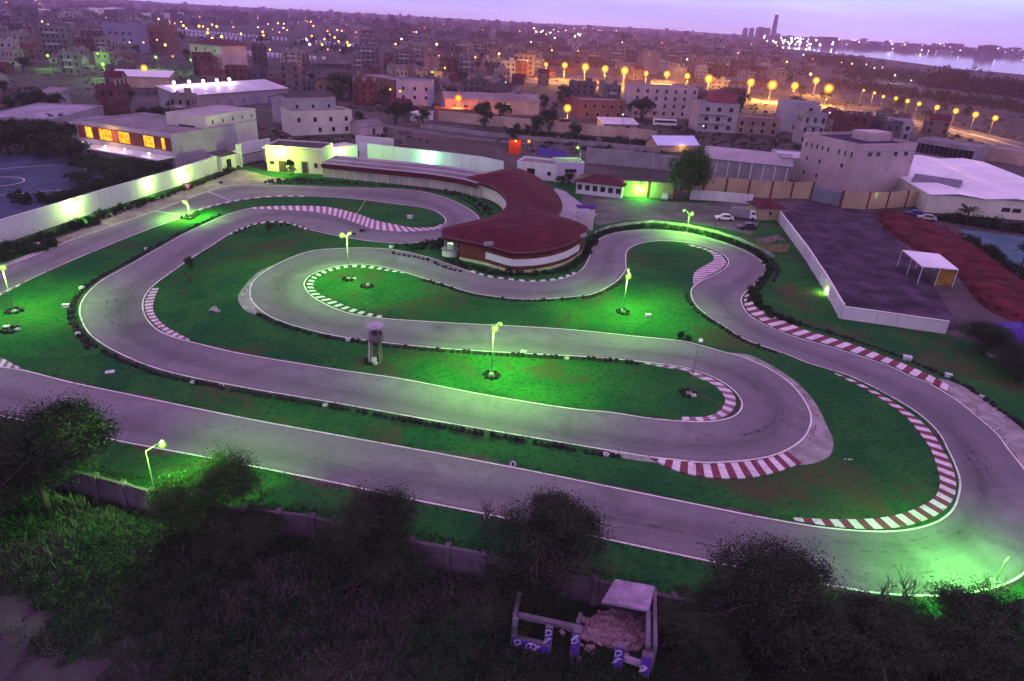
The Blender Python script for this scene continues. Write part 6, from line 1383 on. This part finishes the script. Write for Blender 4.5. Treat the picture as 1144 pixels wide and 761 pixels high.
glints('far_town_orange_lights', 'orange lamps clustered over the far town at the upper left', scatter(70, 620, 1800, -42, -8, 9), ne('far orange lamps', (1, .34, .05), 5), .5, 1.5)
cl = [(lambda p: (p.x, p.y, rng.uniform(6, 16)))(at(rng.uniform(595, 690), rng.uniform(34, 50) + 0)) for _ in range(55)]
glints('lit_district_lights', 'cluster of yellow white lamps on the skyline right of centre', cl, ne('district lamps', (1, .85, .5), 9), .7, 1.7)
bay = []
for k in range(70):
    x = rng.uniform(862, 1144); y = 49.5 + (x - 862) * .054 + rng.uniform(-4.0, 1.0); p = at(x, y); bay.append((p.x, p.y, rng.uniform(5, 30)))
glints('bay_shore_lights', 'white lights strung along the far shore of the bay', bay, ne('bay lamps', (1, .85, .95), 6), .8, 2.2)
hb = []
for k in range(46):
    x = rng.gauss(886, 17); p = at(x, 51 + (x - 880) * .09 + rng.uniform(-3, 1.5)); hb.append((p.x, p.y, rng.uniform(6, 24)))
glints('harbour_floodlights', 'dazzling white floodlights at the harbour below the leaning tower', hb, ne('harbour lamps', (1, .95, 1), 12), 1.2, 2.8)
# sea
m, nt, out = newmat('bay water'); w_ = tex(nt, .05, 4, .7, (1, .35, 1)); finish(nt, out, (.10, .09, .12), .06, 1.0, None)
sheet('sea', catmull(SEA + [SEA[0]], 60)[:-1], .6, m)
# far city across the bay with low hills
pts = []
while len(pts) < 900:
    d = rng.uniform(2350, 5200); a = math.radians(rng.uniform(18, 46)); x, y = math.sin(a) * d, math.cos(a) * d
    if not wet(x, y): pts.append((x, y))
mass('far_shore_city', 'the hazy city along the far shore of the bay', 'city', pts, 6, 20, 22, 50)
hm = MB(); nseg = 60; pr = []
for k in range(nseg + 1):
    a = math.radians(-50 + 100 * k / nseg); h = 4 + 12 * max(0, noise.noise(Vector((k * .13, 2, 0))) + .35) + 6 * noise.noise(Vector((k * .5, 7, 0))); pr.append((math.sin(a) * 5300, math.cos(a) * 5300, math.sin(a) * 5900, math.cos(a) * 5900, max(2, h)))
for a, b in zip(pr, pr[1:]):
    hm.face([(a[0], a[1], 0), (b[0], b[1], 0), (b[2], b[3], b[4]), (a[2], a[3], a[4])]); hm.face([(a[2], a[3], a[4]), (b[2], b[3], b[4]), (b[2] * 1.2, b[3] * 1.2, 0), (a[2] * 1.2, a[3] * 1.2, 0)])
tag(hm.build('far_hills', MC['town']), kind='structure')
# towers on the skyline
def tower(label, b, ht, w, name='high_rise_tower', group='high-rise towers on the skyline'):
    B = at(*b); T_ = atd(b[0], ht, B).z; t = thing(name, label, 'tower', B, .3, group); M_ = M('blue grey tower glass', (.10, .11, .16), .2, .02, .4)
    mb = MB(); mb.box(-w/2, -w/2, 0, w/2, w/2, T_ * .93); mb.build('shaft', M_, t); mb = MB(); mb.box(-w/3, -w/3, T_ * .93, w/3, w/3, T_); mb.build('roof', ROOFD, t); return t
tower('leftmost slim high-rise of the four on the skyline', (831, 44), 31, 17); tower('second high-rise, close beside the leftmost one', (838, 44), 31, 17); tower('third and broadest high-rise on the skyline', (847.5, 45), 30, 30); tower('fourth high-rise, nearest the tall slender tower', (855, 45.5), 31, 22)
B = at(862, 48); T_ = atd(867, 15, B).z; t = thing('slender_tower', 'tall slender tower with a white lit tip above the harbour', 'tower', B)
mb = MB(); mb.lathe([(11, 0), (9, T_ * .5), (8, T_ * .8), (7, T_ * .92), (5, T_ * .97)], 12); mb.build('shaft', M('teal tower glass', (.12, .15, .20), .2, .02, .4), t); mb = MB(); mb.lathe([(5, T_ * .97), (4, T_ * .99), (.1, T_)], 10); mb.build('lit_tip', E('tower tip light', (.9, 1, 1), 2.0), t)
# ------------------------------------------------------------------ sky, sun, haze
w = bpy.data.worlds.new('World'); sc.world = w; w.use_nodes = True; nt = w.node_tree; nt.nodes.clear(); out = nt.nodes.new('ShaderNodeOutputWorld')
sky = nt.nodes.new('ShaderNodeTexSky'); sky.sky_type = 'NISHITA'; sky.sun_disc = False; sky.sun_elevation = R(12); sky.sun_rotation = R(200); sky.altitude = 40
b1 = nt.nodes.new('ShaderNodeBackground'); nt.links.new(sky.outputs[0], b1.inputs[0]); b1.inputs[1].default_value = .02
tc = nt.nodes.new('ShaderNodeTexCoord'); sp = nt.nodes.new('ShaderNodeSeparateXYZ'); nt.links.new(tc.outputs['Generated'], sp.inputs[0])
cr = nt.nodes.new('ShaderNodeValToRGB'); nt.links.new(sp.outputs['Z'], cr.inputs[0]); el = cr.color_ramp.elements
SKY = [(0, (1.0, .90, 1.65)), (.012, (.82, .90, 1.75)), (.04, (.72, .93, 1.85)), (.10, (.74, .88, 1.72)), (.3, (.58, .38, .84)), (1, (1.0, .55, 1.14))]
el[0].position = 0; el[0].color = (*SKY[0][1], 1); el[1].position = 1; el[1].color = (*SKY[-1][1], 1)
for p, c in SKY[1:-1]:
    e = el.new(p); e.color = (*c, 1)
mp = nt.nodes.new('ShaderNodeMapping'); mp.inputs['Scale'].default_value = (1, 1, 9); nt.links.new(tc.outputs['Generated'], mp.inputs[0])
nz = nt.nodes.new('ShaderNodeTexNoise'); nz.inputs['Scale'].default_value = 3.2; nz.inputs['Detail'].default_value = 5; nz.inputs['Roughness'].default_value = .55; nt.links.new(mp.outputs[0], nz.inputs['Vector'])
mr = nt.nodes.new('ShaderNodeMapRange'); mr.inputs[1].default_value = .35; mr.inputs[2].default_value = .7; mr.inputs[3].default_value = .76; mr.inputs[4].default_value = 1.22; nt.links.new(nz.outputs['Fac'], mr.inputs[0])
vm = nt.nodes.new('ShaderNodeVectorMath'); vm.operation = 'SCALE'; nt.links.new(cr.outputs[0], vm.inputs[0]); nt.links.new(mr.outputs[0], vm.inputs[3])
b2 = nt.nodes.new('ShaderNodeBackground'); nt.links.new(vm.outputs[0], b2.inputs[0]); b2.inputs[1].default_value = 1.0
ad = nt.nodes.new('ShaderNodeAddShader'); nt.links.new(b1.outputs[0], ad.inputs[0]); nt.links.new(b2.outputs[0], ad.inputs[1]); nt.links.new(ad.outputs[0], out.inputs[0])
sl = bpy.data.lights.new('sun', 'SUN'); sl.energy = .12; sl.angle = R(40); sl.color = (1, .75, .9); so = bpy.data.objects.new('sun', sl); COL.objects.link(so); so.rotation_euler = (R(50), 0, R(20))
mb = MB(); mb.box(-7600, -7600, -1, 7600, 7600, 220); m, nt, out = newmat('evening haze'); v = nt.nodes.new('ShaderNodeVolumePrincipled'); v.inputs['Color'].default_value = (.95, .58, .97, 1); v.inputs['Density'].default_value = 1.55e-4; v.inputs['Anisotropy'].default_value = .2; nt.links.new(v.outputs[0], out.inputs['Volume'])
hz = mb.build('haze', m); tag(hz, kind='stuff'); hz['label'] = 'thin violet evening haze over the town'
# ------------------------------------------------------------------ render settings
sc.render.engine = 'CYCLES'; cy = sc.cycles; cy.use_denoising = True; cy.denoiser = 'OPENIMAGEDENOISE'; cy.max_bounces = 4; cy.diffuse_bounces = 2; cy.glossy_bounces = 2; cy.volume_bounces = 0; cy.transparent_max_bounces = 4; cy.sample_clamp_indirect = 4; cy.use_light_tree = True; cy.caustics_reflective = False; cy.caustics_refractive = False
vs_ = sc.view_settings; vs_.view_transform = 'Standard'; vs_.look = 'None'; vs_.exposure = .2; vs_.gamma = 1; sc.display_settings.display_device = 'sRGB'
